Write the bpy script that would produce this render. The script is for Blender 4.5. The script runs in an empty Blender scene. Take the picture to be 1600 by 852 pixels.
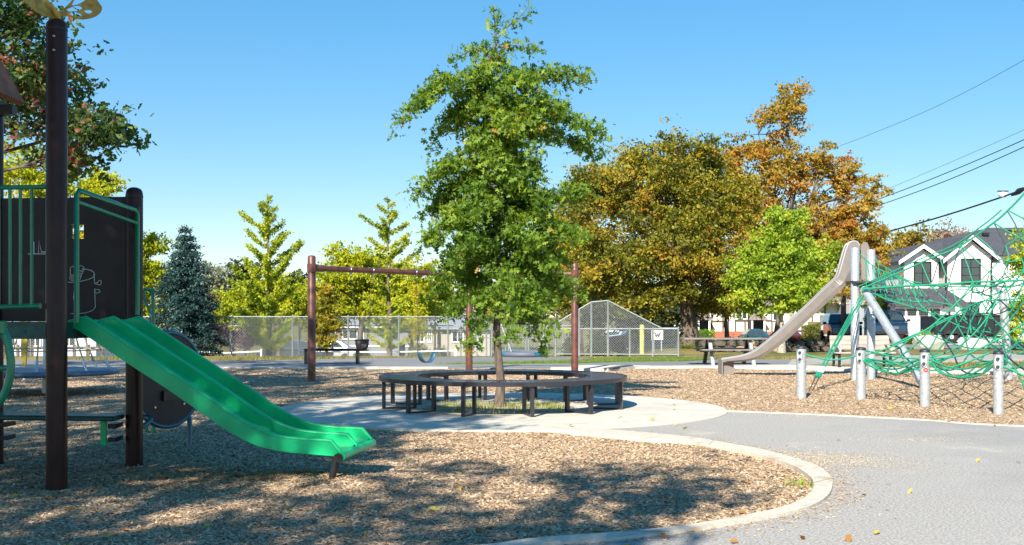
import bpy, math, random
import numpy as np
from mathutils import Vector, Matrix
R = math.radians
sc = bpy.context.scene
COL = sc.collection
rnd = random.Random(7)
rng = np.random.default_rng(11)

# ------------------------------------------------------------------ camera
F, HZ, EYE = 1750.0, 494.0, 1.35
cam_d = bpy.data.cameras.new("camera"); cam = bpy.data.objects.new("camera", cam_d); COL.objects.link(cam)
cam.location = (0, 0, EYE); cam.rotation_euler = (R(90), 0, 0)
cam_d.sensor_width = 36; cam_d.lens = 36 * F / 1600
cam_d.shift_y = (HZ - 426) / 1600
cam_d.clip_end = 5000; cam_d.clip_start = 0.05
sc.camera = cam
# ------------------------------------------------------------------ sky and sun
SUN_EL, SUN_AZ = 35.0, 199.0          # the sun stands behind the camera, a little to the left
w = bpy.data.worlds.new("World"); sc.world = w; w.use_nodes = True
nt = w.node_tree; bg = nt.nodes["Background"]
sky = nt.nodes.new("ShaderNodeTexSky"); sky.sky_type = 'NISHITA'; sky.sun_disc = False
sky.sun_elevation = R(SUN_EL); sky.sun_rotation = R(SUN_AZ)
sky.air_density = 0.95; sky.dust_density = 0.1; sky.ozone_density = 3.0; sky.altitude = 30
hs = nt.nodes.new("ShaderNodeHueSaturation"); hs.inputs["Saturation"].default_value = 1.9; hs.inputs["Value"].default_value = 1.2; hs.inputs["Hue"].default_value = .499
gm = nt.nodes.new("ShaderNodeGamma"); gm.inputs[1].default_value = .54
nt.links.new(sky.outputs[0], gm.inputs[0]); nt.links.new(gm.outputs[0], hs.inputs["Color"]); nt.links.new(hs.outputs[0], bg.inputs[0]); bg.inputs[1].default_value = 0.15
sd = bpy.data.lights.new("sun", 'SUN'); sun = bpy.data.objects.new("sun", sd); COL.objects.link(sun)
sd.energy = 5.0; sd.angle = R(0.55); sd.color = (1.0, 0.91, 0.77)
LD = Vector((math.sin(R(19)) * math.cos(R(SUN_EL)), math.cos(R(19)) * math.cos(R(SUN_EL)), -math.sin(R(SUN_EL))))
sun.rotation_euler = LD.to_track_quat('-Z', 'Y').to_euler(); sun.location = (-10, -20, 20)
sc.view_settings.view_transform = 'Standard'; sc.view_settings.look = 'None'
sc.view_settings.exposure = 1.0; sc.view_settings.gamma = 1.0

# ------------------------------------------------------------------ helpers
def P(px, py, d): return Vector(((px - 800) * d / F, d, EYE - (py - HZ) * d / F))
def G(px, py):
    d = EYE * F / (py - HZ); return ((px - 800) * d / F, d)
def X(px, d): return (px - 800) * d / F
def Z(py, d): return EYE - (py - HZ) * d / F
def ss(a, b, x):
    t = np.clip((x - a) / (b - a), 0, 1); return t * t * (3 - 2 * t)
def gh(x, y):
    """height of the terrain"""
    x = np.asarray(x, float); y = np.asarray(y, float); yy = np.maximum(y, 1.0)
    u = x / yy
    left = 1 - ss(.05, .14, u)
    mid = (1 - left) * (1 - ss(.265, .315, u))
    return left * (-1.0 * ss(37.8, 41, y) - .85 * ss(50, 74, y)) - mid * 1.3 * ss(52, 85, y)
def ghf(x, y): return float(gh(x, y))

MATS = {}
def mat(name, col, rough=.6, metal=0., var=.0, vscale=8., bump=0., bscale=60., spec=.5, col2=None, coat=0., coord='Object', detail=6., trans=0., stretch=None):
    if name in MATS: return MATS[name]
    m = bpy.data.materials.new(name); m.use_nodes = True; n = m.node_tree.nodes; L = m.node_tree.links
    b = n["Principled BSDF"]
    b.inputs["Base Color"].default_value = (*col, 1); b.inputs["Roughness"].default_value = rough
    b.inputs["Metallic"].default_value = metal; b.inputs["Specular IOR Level"].default_value = spec
    b.inputs["Coat Weight"].default_value = coat
    b.inputs["Transmission Weight"].default_value = trans
    tc = n.new("ShaderNodeTexCoord"); src = tc.outputs[coord]
    if stretch:
        mp = n.new("ShaderNodeMapping"); mp.inputs["Scale"].default_value = stretch
        L.new(src, mp.inputs[0]); src = mp.outputs[0]
    if var > 0 or col2:
        nz = n.new("ShaderNodeTexNoise"); nz.inputs["Scale"].default_value = vscale; nz.inputs["Detail"].default_value = detail
        L.new(src, nz.inputs["Vector"])
        cr = n.new("ShaderNodeValToRGB")
        c2 = col2 or tuple(max(0, c * (1 - var)) for c in col); c1 = col if col2 else tuple(min(1, c * (1 + var)) for c in col)
        cr.color_ramp.elements[0].position = .35; cr.color_ramp.elements[0].color = (*c2, 1)
        cr.color_ramp.elements[1].position = .65; cr.color_ramp.elements[1].color = (*c1, 1)
        L.new(nz.outputs[0], cr.inputs[0]); L.new(cr.outputs[0], b.inputs["Base Color"])
    if bump > 0:
        nb = n.new("ShaderNodeTexNoise"); nb.inputs["Scale"].default_value = bscale; nb.inputs["Detail"].default_value = 5
        L.new(src, nb.inputs["Vector"])
        bp = n.new("ShaderNodeBump"); bp.inputs["Strength"].default_value = bump; bp.inputs["Distance"].default_value = .02
        L.new(nb.outputs[0], bp.inputs["Height"]); L.new(bp.outputs[0], b.inputs["Normal"])
    MATS[name] = m; return m

def ramp_mat(name, stops, rough=.7, transl=.0, spec=.3, interp='LINEAR'):
    """colour of each leaf or chip from its own random tint"""
    if name in MATS: return MATS[name]
    m = bpy.data.materials.new(name); m.use_nodes = True; n = m.node_tree.nodes; L = m.node_tree.links
    b = n["Principled BSDF"]; b.inputs["Roughness"].default_value = rough; b.inputs["Specular IOR Level"].default_value = spec
    a = n.new("ShaderNodeAttribute"); a.attribute_name = "tint"
    cr = n.new("ShaderNodeValToRGB"); el = cr.color_ramp.elements; cr.color_ramp.interpolation = interp
    while len(el) < len(stops): el.new(.5)
    for e, (p, c) in zip(el, stops): e.position = p; e.color = (*c, 1)
    L.new(a.outputs["Fac"], cr.inputs[0]); L.new(cr.outputs[0], b.inputs["Base Color"])
    if transl > 0:
        t = n.new("ShaderNodeBsdfTranslucent"); mx = n.new("ShaderNodeMixShader"); mx.inputs[0].default_value = transl
        hs = n.new("ShaderNodeHueSaturation"); hs.inputs["Saturation"].default_value = 1.1; hs.inputs["Value"].default_value = 1.5
        L.new(cr.outputs[0], hs.inputs["Color"]); L.new(hs.outputs[0], t.inputs[0])
        L.new(b.outputs[0], mx.inputs[1]); L.new(t.outputs[0], mx.inputs[2])
        L.new(mx.outputs[0], n["Material Output"].inputs[0])
    MATS[name] = m; return m

WL = {}
def wloc(o): return WL.get(o.name, Vector((0, 0, 0)))
def tag(o, label=None, cat=None, group=None, kind=None):
    if label: o["label"] = label
    if cat: o["category"] = cat
    if group: o["group"] = group
    if kind: o["kind"] = kind
    return o
def thing(name, label, cat, loc=(0, 0, 0), group=None):
    o = bpy.data.objects.new(name, None); COL.objects.link(o); o.location = loc; o.empty_display_size = .1
    WL[o.name] = Vector(loc); return tag(o, label, cat, group)
def link(name, me, parent=None, loc=None, kind=None, label=None):
    o = bpy.data.objects.new(name, me); COL.objects.link(o)
    L = Vector(loc) if loc is not None else (wloc(parent) if parent else Vector((0, 0, 0)))
    if parent:
        o.parent = parent; o.location = L - wloc(parent)
    else: o.location = L
    WL[o.name] = L
    if kind: o["kind"] = kind
    if label: o["label"] = label
    return o
def arrmesh(name, V, Fc, m=None, tint=None, smooth=False, origin=(0, 0, 0)):
    """V (n,3), Fc (k, 3 or 4) numpy arrays"""
    me = bpy.data.meshes.new(name); V = np.asarray(V, np.float32) - np.asarray(origin, np.float32); Fc = np.asarray(Fc, np.int32)
    me.vertices.add(len(V)); me.vertices.foreach_set("co", V.ravel())
    k = Fc.shape[1]; me.loops.add(Fc.size); me.loops.foreach_set("vertex_index", Fc.ravel())
    me.polygons.add(len(Fc)); me.polygons.foreach_set("loop_start", np.arange(0, Fc.size, k, dtype=np.int32))
    me.polygons.foreach_set("loop_total", np.full(len(Fc), k, np.int32))
    if smooth: me.polygons.foreach_set("use_smooth", np.ones(len(Fc), bool))
    if tint is not None:
        a = me.attributes.new("tint", 'FLOAT', 'POINT'); a.data.foreach_set("value", np.asarray(tint, np.float32))
    me.update(calc_edges=True)
    if m: me.materials.append(m)
    return me
class MB:
    def __init__(s): s.v = []; s.f = []; s.sm = []
    def add(s, vs, fs, smooth=False):
        n = len(s.v); s.v += [tuple(v) for v in vs]; s.f += [tuple(i + n for i in f) for f in fs]; s.sm += [smooth] * len(fs); return s
    def box(s, c, d, rz=0, M=None):
        x, y, z = (q / 2 for q in d); pts = [Vector(p) for p in ((-x, -y, -z), (x, -y, -z), (x, y, -z), (-x, y, -z), (-x, -y, z), (x, -y, z), (x, y, z), (-x, y, z))]
        Mt = M if M is not None else Matrix.Rotation(rz, 3, 'Z')
        return s.add([Mt @ p + Vector(c) for p in pts], [(0, 3, 2, 1), (4, 5, 6, 7), (0, 1, 5, 4), (1, 2, 6, 5), (2, 3, 7, 6), (3, 0, 4, 7)])
    def bx(s, x0, x1, y0, y1, z0, z1): return s.box(((x0 + x1) / 2, (y0 + y1) / 2, (z0 + z1) / 2), (abs(x1 - x0), abs(y1 - y0), abs(z1 - z0)))
    def tube(s, pts, r, n=8, cap=True, smooth=True):
        pts = [Vector(p) for p in pts]; N = len(pts); rr = r if isinstance(r, (list, tuple)) else [r] * N
        vs = []; prev = None
        for i, p in enumerate(pts):
            t = (pts[min(i + 1, N - 1)] - pts[max(i - 1, 0)]).normalized()
            if prev is None:
                a = Vector((0, 0, 1)) if abs(t.z) < .9 else Vector((1, 0, 0)); u = t.cross(a).normalized()
            else:
                u = prev - t * prev.dot(t); u.normalize()
            prev = u; v = t.cross(u)
            for k in range(n):
                a = 2 * math.pi * k / n; vs.append(p + (u * math.cos(a) + v * math.sin(a)) * rr[i])
        fs = [(i * n + k, i * n + (k + 1) % n, (i + 1) * n + (k + 1) % n, (i + 1) * n + k) for i in range(N - 1) for k in range(n)]
        s.add(vs, fs, smooth)
        if cap:
            s.add(vs[:n], [tuple(reversed(range(n)))]); s.add(vs[-n:], [tuple(range(n))])
        return s
    def lathe(s, c, prof, n=24, axis='Z', M=None, smooth=True, caps=True):
        vs = []
        for r, z in prof:
            for k in range(n):
                a = 2 * math.pi * k / n; p = Vector((r * math.cos(a), r * math.sin(a), z))
                if axis == 'Y': p = Vector((p.x, p.z, p.y))
                if axis == 'X': p = Vector((p.z, p.x, p.y))
                if M is not None: p = M @ p
                vs.append(p + Vector(c))
        N = len(prof)
        fs = [(i * n + k, i * n + (k + 1) % n, (i + 1) * n + (k + 1) % n, (i + 1) * n + k) for i in range(N - 1) for k in range(n)]
        s.add(vs, fs, smooth)
        if not caps: return s
        if prof[0][0] > 1e-4: s.add(vs[:n], [tuple(reversed(range(n)))])
        if prof[-1][0] > 1e-4: s.add(vs[-n:], [tuple(range(n))])
        return s
    def prism(s, poly, a, b):
        """poly: 3-D points of one face, swept from offset a to offset b"""
        n = len(poly); a = Vector(a); b = Vector(b)
        vs = [Vector(p) + a for p in poly] + [Vector(p) + b for p in poly]
        return s.add(vs, [tuple(reversed(range(n))), tuple(range(n, 2 * n))] + [(k, (k + 1) % n, n + (k + 1) % n, n + k) for k in range(n)])
    def mesh(s, name, m, origin=(0, 0, 0), bevel=0):
        me = bpy.data.meshes.new(name); o = Vector(origin)
        me.from_pydata([tuple(Vector(v) - o) for v in s.v], [], s.f)
        me.polygons.foreach_set("use_smooth", s.sm)
        if m: me.materials.append(m)
        import bmesh
        bm = bmesh.new(); bm.from_mesh(me); bmesh.ops.recalc_face_normals(bm, faces=bm.faces)
        if bevel > 0:
            bm.normal_update()
            es = [e for e in bm.edges if len(e.link_faces) == 2 and e.calc_face_angle(0) > .6]
            bmesh.ops.bevel(bm, geom=es, offset=bevel, segments=1, affect='EDGES', clamp_overlap=True)
        bm.to_mesh(me); bm.free(); return me
    def obj(s, name, m, parent=None, loc=None, kind=None, label=None, bevel=0):
        L = Vector(loc) if loc is not None else (wloc(parent) if parent else Vector((0, 0, 0)))
        return link(name, s.mesh(name, m, L, bevel), parent, L, kind, label)
def single(name, mb, m, loc, label, cat, group=None, bevel=0):
    o = mb.obj(name, m, None, loc, bevel=bevel); return tag(o, label, cat, group)
def copy_tree(o, parent=None, loc=None):
    c = o.copy(); COL.objects.link(c); c.parent = parent
    if loc is not None: c.location = loc
    WL[c.name] = Vector(loc) if loc is not None else (wloc(parent) if parent else Vector((0,0,0))) + c.location
    for ch in o.children: copy_tree(ch, c)
    return c
def rotv(axis, a): return Matrix.Rotation(a, 3, axis)
def smooth_path(pts, n=6):
    pts = [Vector(p) for p in pts]; out = []
    for i in range(len(pts) - 1):
        p0 = pts[max(i - 1, 0)]; p1 = pts[i]; p2 = pts[i + 1]; p3 = pts[min(i + 2, len(pts) - 1)]
        for k in range(n):
            t = k / n; out.append(.5 * ((2 * p1) + (p2 - p0) * t + (2 * p0 - 5 * p1 + 4 * p2 - p3) * t * t + (3 * p1 - p0 - 3 * p2 + p3) * t ** 3))
    out.append(pts[-1]); return out

# ------------------------------------------------------------------ materials of the setting
def ground_mat(name, stops, scale, bump, bscale, rough=.9, big=None, fine=None, bdist=.02):
    m = bpy.data.materials.new(name); m.use_nodes = True; n = m.node_tree.nodes; L = m.node_tree.links
    b = n["Principled BSDF"]; b.inputs["Roughness"].default_value = rough; b.inputs["Specular IOR Level"].default_value = .2
    tc = n.new("ShaderNodeTexCoord")
    nz = n.new("ShaderNodeTexNoise"); nz.inputs["Scale"].default_value = scale; nz.inputs["Detail"].default_value = 8; nz.inputs["Roughness"].default_value = .7
    L.new(tc.outputs["Object"], nz.inputs["Vector"])
    cr = n.new("ShaderNodeValToRGB"); el = cr.color_ramp.elements
    while len(el) < len(stops): el.new(.5)
    for e, (p, c) in zip(el, stops): e.position = p; e.color = (*c, 1)
    L.new(nz.outputs[0], cr.inputs[0]); out = cr.outputs[0]
    if big:
        for (sc_, colr, lo, hi, amt) in big:
            n2 = n.new("ShaderNodeTexNoise"); n2.inputs["Scale"].default_value = sc_; n2.inputs["Detail"].default_value = 5; n2.inputs["Roughness"].default_value = .6
            L.new(tc.outputs["Object"], n2.inputs["Vector"])
            mr = n.new("ShaderNodeMapRange"); mr.inputs[1].default_value = lo; mr.inputs[2].default_value = hi; mr.inputs[4].default_value = amt
            L.new(n2.outputs[0], mr.inputs[0])
            mx = n.new("ShaderNodeMix"); mx.data_type = 'RGBA'; mx.inputs[7].default_value = (*colr, 1)
            L.new(mr.outputs[0], mx.inputs[0]); L.new(out, mx.inputs[6]); out = mx.outputs[2]
    L.new(out, b.inputs["Base Color"])
    nb = n.new("ShaderNodeTexNoise"); nb.inputs["Scale"].default_value = bscale; nb.inputs["Detail"].default_value = 6
    L.new(tc.outputs["Object"], nb.inputs["Vector"])
    bp = n.new("ShaderNodeBump"); bp.inputs["Strength"].default_value = bump; bp.inputs["Distance"].default_value = bdist
    L.new(nb.outputs[0], bp.inputs["Height"]); L.new(bp.outputs[0], b.inputs["Normal"])
    MATS[name] = m; return m
M_grass = ground_mat("grass_ground", [(.3, (.05, .075, .02)), (.5, (.10, .13, .035)), (.7, (.19, .17, .07))], 6, .8, 40,
                     big=[(.35, (.30, .22, .09), .45, .62, .8), (2.2, (.26, .19, .08), .52, .66, .7)])
M_chips = ground_mat("wood_chip_ground", [(.28, (.18, .12, .07)), (.40, (.38, .265, .165)), (.55, (.52, .375, .24)), (.68, (.60, .45, .31)), (.8, (.38, .26, .16))], 42, 1.0, 60, bdist=.03,
                     big=[(.5, (.56, .42, .27), .5, .7, .28), (1.3, (.22, .14, .09), .58, .72, .35)])
M_asph = ground_mat("asphalt_path", [(.36, (.20, .19, .175)), (.5, (.35, .335, .31)), (.62, (.54, .52, .485))], 55, .5, 110, rough=.9, bdist=.006,
                    big=[(.6, (.40, .395, .38), .5, .68, .35), (1.1, (.56, .50, .39), .60, .72, .6), (.25, (.24, .24, .24), .52, .62, .45), (9, (.45, .42, .36), .62, .7, .5)])
M_asph2 = ground_mat("dark_asphalt", [(.3, (.16, .165, .17)), (.5, (.20, .205, .21)), (.7, (.26, .26, .26))], 60, .3, 150, bdist=.006,
                    big=[(.3, (.27, .27, .265), .5, .65, .5)])
M_conc = ground_mat("pale_concrete", [(.3, (.46, .43, .37)), (.5, (.57, .54, .47)), (.7, (.64, .61, .54))], 30, .2, 90, bdist=.005,
                    big=[(1.2, (.40, .36, .29), .52, .66, .5), (6, (.32, .27, .21), .62, .7, .5)])
M_curb = ground_mat("curb_concrete", [(.3, (.44, .39, .31)), (.5, (.56, .52, .44)), (.7, (.64, .60, .52))], 26, .4, 70, bdist=.01,
                    big=[(3, (.42, .31, .20), .55, .66, .7)])

# ------------------------------------------------------------------ ground sheet
xs = np.concatenate([-np.geomspace(900, 30, 24), np.arange(-28, 45, 1.0), np.geomspace(46, 900, 24)])
ys = np.concatenate([-np.geomspace(200, 5, 10), np.arange(0, 110, 1.0), np.geomspace(112, 2500, 30)])
gx, gy = np.meshgrid(xs, ys)
play = (1 - ss(36.5, 37.5, gy)) * (ss(-20, -5, gy))
gz = gh(gx, gy) - .06 * play
def gridmesh(name, gx, gy, gz, m, smooth=True):
    ny, nx = gx.shape; V = np.stack([gx, gy, gz], -1).reshape(-1, 3)
    i = np.arange(ny * nx).reshape(ny, nx)
    Fc = np.stack([i[:-1, :-1], i[:-1, 1:], i[1:, 1:], i[1:, :-1]], -1).reshape(-1, 4)
    return arrmesh(name, V, Fc, m, smooth=smooth)
link("ground", gridmesh("ground", gx, gy, gz, M_grass), kind="structure")

# wood chips: a gently uneven sheet
def chipz(x, y):
    n = np.sin(x * 1.9 + 1.3 * np.sin(y * .8)) * np.sin(y * 1.4 + np.sin(x * .7)) * .010 + np.sin(x * 5.1 + y * 2.2) * np.sin(y * 4.3 - x) * .005
    hole = -np.exp(-(((x + 1.45) / .8) ** 2 + ((y - 9.0) / .6) ** 2)) * .085      # worn hollow at the slide exit
    mound = np.exp(-(((x + 1.9) / 1.3) ** 2 + ((y - 8.0) / .3) ** 2)) * .03
    # chips pile up a little along the far border and against the curb
    return -.022 + n - hole + mound + .012 * ss(29, 30.5, y) * 0
cx = np.arange(-14, 19, .1); cy = np.arange(4.5, 31.5, .1)
cgx, cgy = np.meshgrid(cx, cy)
def chip_end(x):
    """far edge of the chip bed"""
    q = sorted([(-40, 29.9)] + [G(*p) for p in [(0, 573.2), (860, 576), (1140, 573), (1225, 574), (1300, 576.5), (1450, 579), (1600, 581)]] + [(18, 25.4)])
    return np.interp(x, [a for a, b in q], [b for a, b in q])
me = gridmesh("wood_chip_bed", cgx, cgy, chipz(cgx, cgy), M_chips)
i = np.arange(cgx.size).reshape(cgx.shape); keep = (cgy[:-1, :-1] < chip_end(cgx[:-1, :-1]))
Fc = np.stack([i[:-1, :-1], i[:-1, 1:], i[1:, 1:], i[1:, :-1]], -1)[keep]
V = np.stack([cgx, cgy, chipz(cgx, cgy)], -1).reshape(-1, 3)
link("wood_chip_bed", arrmesh("wood_chip_bed", V, Fc, M_chips, smooth=True), kind="structure")

def slab(name, pts, z0, z1, m, kind="structure"):
    """horizontal sheet with an edge; pts in plan"""
    import bmesh
    bm = bmesh.new(); top = [bm.verts.new((x, y, z1)) for x, y in pts]; bot = [bm.verts.new((x, y, z0)) for x, y in pts]
    bm.faces.new(top); n = len(pts)
    for k in range(n): bm.faces.new((top[k], bot[k], bot[(k + 1) % n], top[(k + 1) % n]))
    bmesh.ops.triangulate(bm, faces=[f for f in bm.faces if len(f.verts) > 4]); bmesh.ops.recalc_face_normals(bm, faces=bm.faces)
    me = bpy.data.meshes.new(name); bm.to_mesh(me); bm.free()
    # the sheet has no bottom: be sure the top looks up
    me.materials.append(m)
    return link(name, me, kind=kind)
def dens(pts, n=5):
    v = smooth_path([(x, y, 0) for x, y in pts], n); return [(p.x, p.y) for p in v]
PC = (-.15, 16.4); PR = 3.25
inner_px = [(700, 862), (830, 846), (940, 838), (1050, 828), (1152, 812), (1227, 795), (1265, 776), (1271, 759), (1262, 745), (1227, 726), (1152, 706), (1065, 692), (1000, 687), (940, 681), (860, 674)]
outer_px = [(700, 880), (830, 855), (940, 848), (1060, 834), (1170, 817), (1255, 799), (1292, 780), (1301, 760), (1295, 745), (1270, 728), (1190, 705), (1140, 696), (1090, 687), (1015, 679), (940, 673), (860, 668)]
inner = dens([(-6.5, 4.9), (-3.0, 5.35)] + [G(*p) for p in inner_px]); outer = dens([(-6.5, 4.5), (-3.0, 5.0)] + [G(*p) for p in outer_px])
# near edge of right bed
bed_r = [G(1130, 643), G(1280, 649), G(1440, 657), G(1600, 667), (10.5, 12.0), (16, 10.2), (22, 9)]
slab("asphalt_path", outer + [(-.2, 13.6), (1.5, 14.6)] + bed_r + [(22, -3), (-6.5, -3)], -.06, .0, M_asph)
# thin concrete edge along the right bed
def strip(name, a, b, z0, z1, m):
    mb = MB(); n = len(a); 
    vs = [(x, y, z1) for x, y in a] + [(x, y, z1) for x, y in b] + [(x, y, z0) for x, y in a] + [(x, y, z0) for x, y in b]
    fs = []
    for k in range(n - 1):
        fs += [(k, k + 1, n + k + 1, n + k), (k, 2 * n + k, 2 * n + k + 1, k + 1), (n + k, n + k + 1, 3 * n + k + 1, 3 * n + k)]
    fs += [(0, n, 3 * n, 2 * n), (n - 1, 3 * n - 1, 4 * n - 1, 2 * n - 1)]
    mb.add(vs, fs); return mb.obj(name, m, kind="structure")
def resample(pts, n):
    P_ = np.array(pts); d = np.r_[0, np.cumsum(np.hypot(*np.diff(P_, axis=0).T))]; t = np.linspace(0, d[-1], n)
    return list(zip(np.interp(t, d, P_[:, 0]), np.interp(t, d, P_[:, 1])))
ci = resample(inner, 90); co = resample(outer, 90)
strip("curb", ci, co, -.05, .022, M_curb)
for k in (20, 44, 60, 76):
    a, b = Vector((*ci[k], 0)), Vector((*co[k], 0)); u_ = (b - a).normalized(); v_ = Vector((-u_.y, u_.x, 0)) * .003; mb = MB()
    mb.prism([a - v_ + Vector((0, 0, .0)), b - v_, b + v_, a + v_], (0, 0, .018), (0, 0, .0232)); mb.obj("curb_joint", mat("joint_filler", (.16, .14, .11), .9), kind="structure")
be = dens(bed_r, 4)
strip("bed_edging", be, [(x + .01, y + .09) for x, y in be], -.05, .012, M_curb)
circ = [(PC[0] + PR * math.cos(a), PC[1] + PR * math.sin(a)) for a in np.linspace(0, 2 * math.pi, 97)[:-1]]
# pad as a ring round the tree pit
TC = (-.19, 16.35); TR = 1.12
hole = [(TC[0] + TR * math.cos(a), TC[1] + TR * .95 * math.sin(a)) for a in np.linspace(0, 2 * math.pi, 97)[:-1]]
strip("concrete_pad", circ + circ[:1], hole + hole[:1], -.05, .008, M_conc)
M_pit = ground_mat("tree_pit_soil", [(.3, (.24, .19, .13)), (.5, (.42, .37, .28)), (.7, (.60, .56, .48))], 14, .8, 50,
                   big=[(5, (.14, .16, .05), .5, .6, .5)])
a_ = np.linspace(0, 2 * math.pi, 49)[:-1]; mb = MB()
vs = [(TC[0], TC[1], .03)]; fs = []
for j, rr in enumerate((.35, .7, 1.0, 1.15)):
    for a in a_: vs.append((TC[0] + rr * TR * math.cos(a), TC[1] + rr * TR * .95 * math.sin(a), [.028, .02, .004, -.04][j] + rnd.uniform(-.006, .006)))
n = len(a_)
for k in range(n): fs.append((0, 1 + k, 1 + (k + 1) % n))
for j in range(3):
    for k in range(n): fs.append((1 + j * n + k, 1 + (j + 1) * n + k, 1 + (j + 1) * n + (k + 1) % n, 1 + j * n + (k + 1) % n))
mb.add(vs, fs, True); mb.obj("tree_pit_soil", M_pit, kind="structure")

# far side: asphalt, grass strip, concrete border
near = [(-26, 29.6)] + [G(*p) for p in [(-100, 573.5), (380, 573.5), (700, 574.5), (900, 576), (1000, 574), (1140, 573)]] + [G(1230, 573)]
farp = [G(*p) for p in [(1240, 562), (1140, 561.5), (1060, 562.5), (960, 563), (900, 558.5), (700, 558), (350, 564), (100, 562)]] + [(-26, 34.5)]
slab("far_asphalt", near + farp, -.06, .0, M_asph2)
slab("green_verge", [G(*p) for p in [(680, 569.6), (760, 569.3), (900, 568), (960, 566), (1060, 565), (1120, 562), (1060, 558.5), (960, 560), (900, 564), (780, 567.5)]], -.02, .02,
     ground_mat("green_grass", [(.3, (.05, .10, .015)), (.5, (.09, .16, .025)), (.7, (.16, .21, .05))], 12, .8, 60))
pr_n = [G(*p) for p in [(1228, 572.5), (1300, 568), (1400, 565), (1600, 562)]] + [(27, 33.5)]
pr_f = [(27, 40)] + [G(*p) for p in [(1600, 553), (1400, 556), (1300, 559), (1238, 561.5)]]
slab("footpath", pr_n + pr_f, -.06, .004, M_asph)
bn = [G(*p) for p in [(860, 577.2), (1000, 575.2), (1140, 574.5), (1225, 576.5), (1300, 578.5), (1450, 582), (1600, 584)]] + [(17, 25)]
bf = [G(*p) for p in [(860, 575.5), (1000, 573.5), (1140, 572.5), (1225, 571.5), (1300, 574), (1450, 576.5), (1600, 578)]] + [(17, 26.2)]
strip("concrete_border", resample(bn, 40), resample(bf, 40), -.05, .03, M_conc)
bn = [(-20, 29.2)] + [G(*p) for p in [(0, 574.8), (380, 574.8), (700, 576)]]; bf = [(-20, 29.6)] + [G(*p) for p in [(0, 573), (380, 573.3), (700, 574.3)]]
strip("concrete_border", resample(bn, 30), resample(bf, 30), -.05, .02, M_conc)
# ramp at the far edge with a dark strip standing in for a shadow
mb = MB(); q = [G(*p) for p in [(880, 578.5), (950, 579), (985, 576), (1015, 573.5), (900, 573)]]
mb.prism([(x, y, 0) for x, y in q], (0, 0, -.03), (0, 0, .045)); mb.obj("concrete_ramp", M_conc, kind="structure")
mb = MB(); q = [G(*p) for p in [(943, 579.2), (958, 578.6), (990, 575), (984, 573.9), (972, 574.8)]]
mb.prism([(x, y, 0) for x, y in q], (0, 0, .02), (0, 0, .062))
single("ramp_shadow_strip", mb, mat("painted_shadow", (.05, .06, .08), .8), (*q[0], 0), "dark strip standing in for a shadow along the pale concrete ramp at the far edge of the chips", "shadow strip")
# roads
def drape(name, x0, x1, y0, y1, m, dz=.02, nx=60, ny=8, u=None):
    a, b = np.meshgrid(np.linspace(x0, x1, nx), np.linspace(y0, y1, ny)); 
    return link(name, gridmesh(name, a, b, gh(a, b) + dz, m), kind="structure")
drape("road", 16.5, 90, 45.5, 51.5, M_asph2, .03)
drape("road", -60, 16.5, 60, 66, M_asph2, .03, 100)
drape("driveway", 19.5, 29, 51.6, 64, M_conc, .035, 12, 12)
M_court = ground_mat("court_surface", [(.3, (.10, .13, .13)), (.5, (.13, .16, .16)), (.7, (.17, .20, .19))], 10, .1, 50, bdist=.004)
drape("tennis_court", -22, 3.5, 41.5, 52, M_court, .02, 30, 8)
# ------------------------------------------------------------------ loose wood chips and leaves lying about
def rotmats(n, tilt=None):
    if tilt is None:
        q = rng.normal(size=(n, 4)); q /= np.linalg.norm(q, axis=1)[:, None]
        a, b, c, d = q.T
        return np.stack([np.stack([1 - 2 * (c * c + d * d), 2 * (b * c - a * d), 2 * (b * d + a * c)], -1),
                         np.stack([2 * (b * c + a * d), 1 - 2 * (b * b + d * d), 2 * (c * d - a * b)], -1),
                         np.stack([2 * (b * d - a * c), 2 * (c * d + a * b), 1 - 2 * (b * b + c * c)], -1)], 1)
    z = rng.uniform(0, 2 * np.pi, n); e = rng.normal(0, tilt, n); f = rng.normal(0, tilt, n)
    cz, sz, ce, se, cf, sf = np.cos(z), np.sin(z), np.cos(e), np.sin(e), np.cos(f), np.sin(f); o = np.zeros(n); l = np.ones(n)
    Rz = np.stack([np.stack([cz, -sz, o], -1), np.stack([sz, cz, o], -1), np.stack([o, o, l], -1)], 1)
    Rx = np.stack([np.stack([l, o, o], -1), np.stack([o, ce, -se], -1), np.stack([o, se, ce], -1)], 1)
    Ry = np.stack([np.stack([cf, o, sf], -1), np.stack([o, l, o], -1), np.stack([-sf, o, cf], -1)], 1)
    return Rz @ Rx @ Ry
def scatter_mesh(name, C_, tmpl, faces, scale, m, tint, tilt=None, Rm=None, origin=(0, 0, 0)):
    """many small copies of one shape in one mesh; scale (n,) or (n,3)"""
    n = len(C_); T = np.asarray(tmpl, float); Rm = rotmats(n, tilt) if Rm is None else Rm
    S = np.asarray(scale, float); S = S[:, None] if S.ndim == 1 else S
    V = np.einsum('nij,nkj->nki', Rm, T[None] * S[:, None, :]) + np.asarray(C_)[:, None, :]
    Fc = (np.asarray(faces)[None] + (np.arange(n) * len(T))[:, None, None]).reshape(-1, len(faces[0]))
    return arrmesh(name, V.reshape(-1, 3), Fc, m, tint=np.repeat(tint, len(T)), origin=origin)
def inpoly(x, y, poly):
    x = np.asarray(x); y = np.asarray(y); r = np.zeros(x.shape, bool); n = len(poly); j = n - 1
    for i in range(n):
        xi, yi = poly[i]; xj, yj = poly[j]
        c = ((yi > y) != (yj > y)) & (x < (xj - xi) * (y - yi) / (yj - yi + 1e-12) + xi); r ^= c; j = i
    return r
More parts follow.
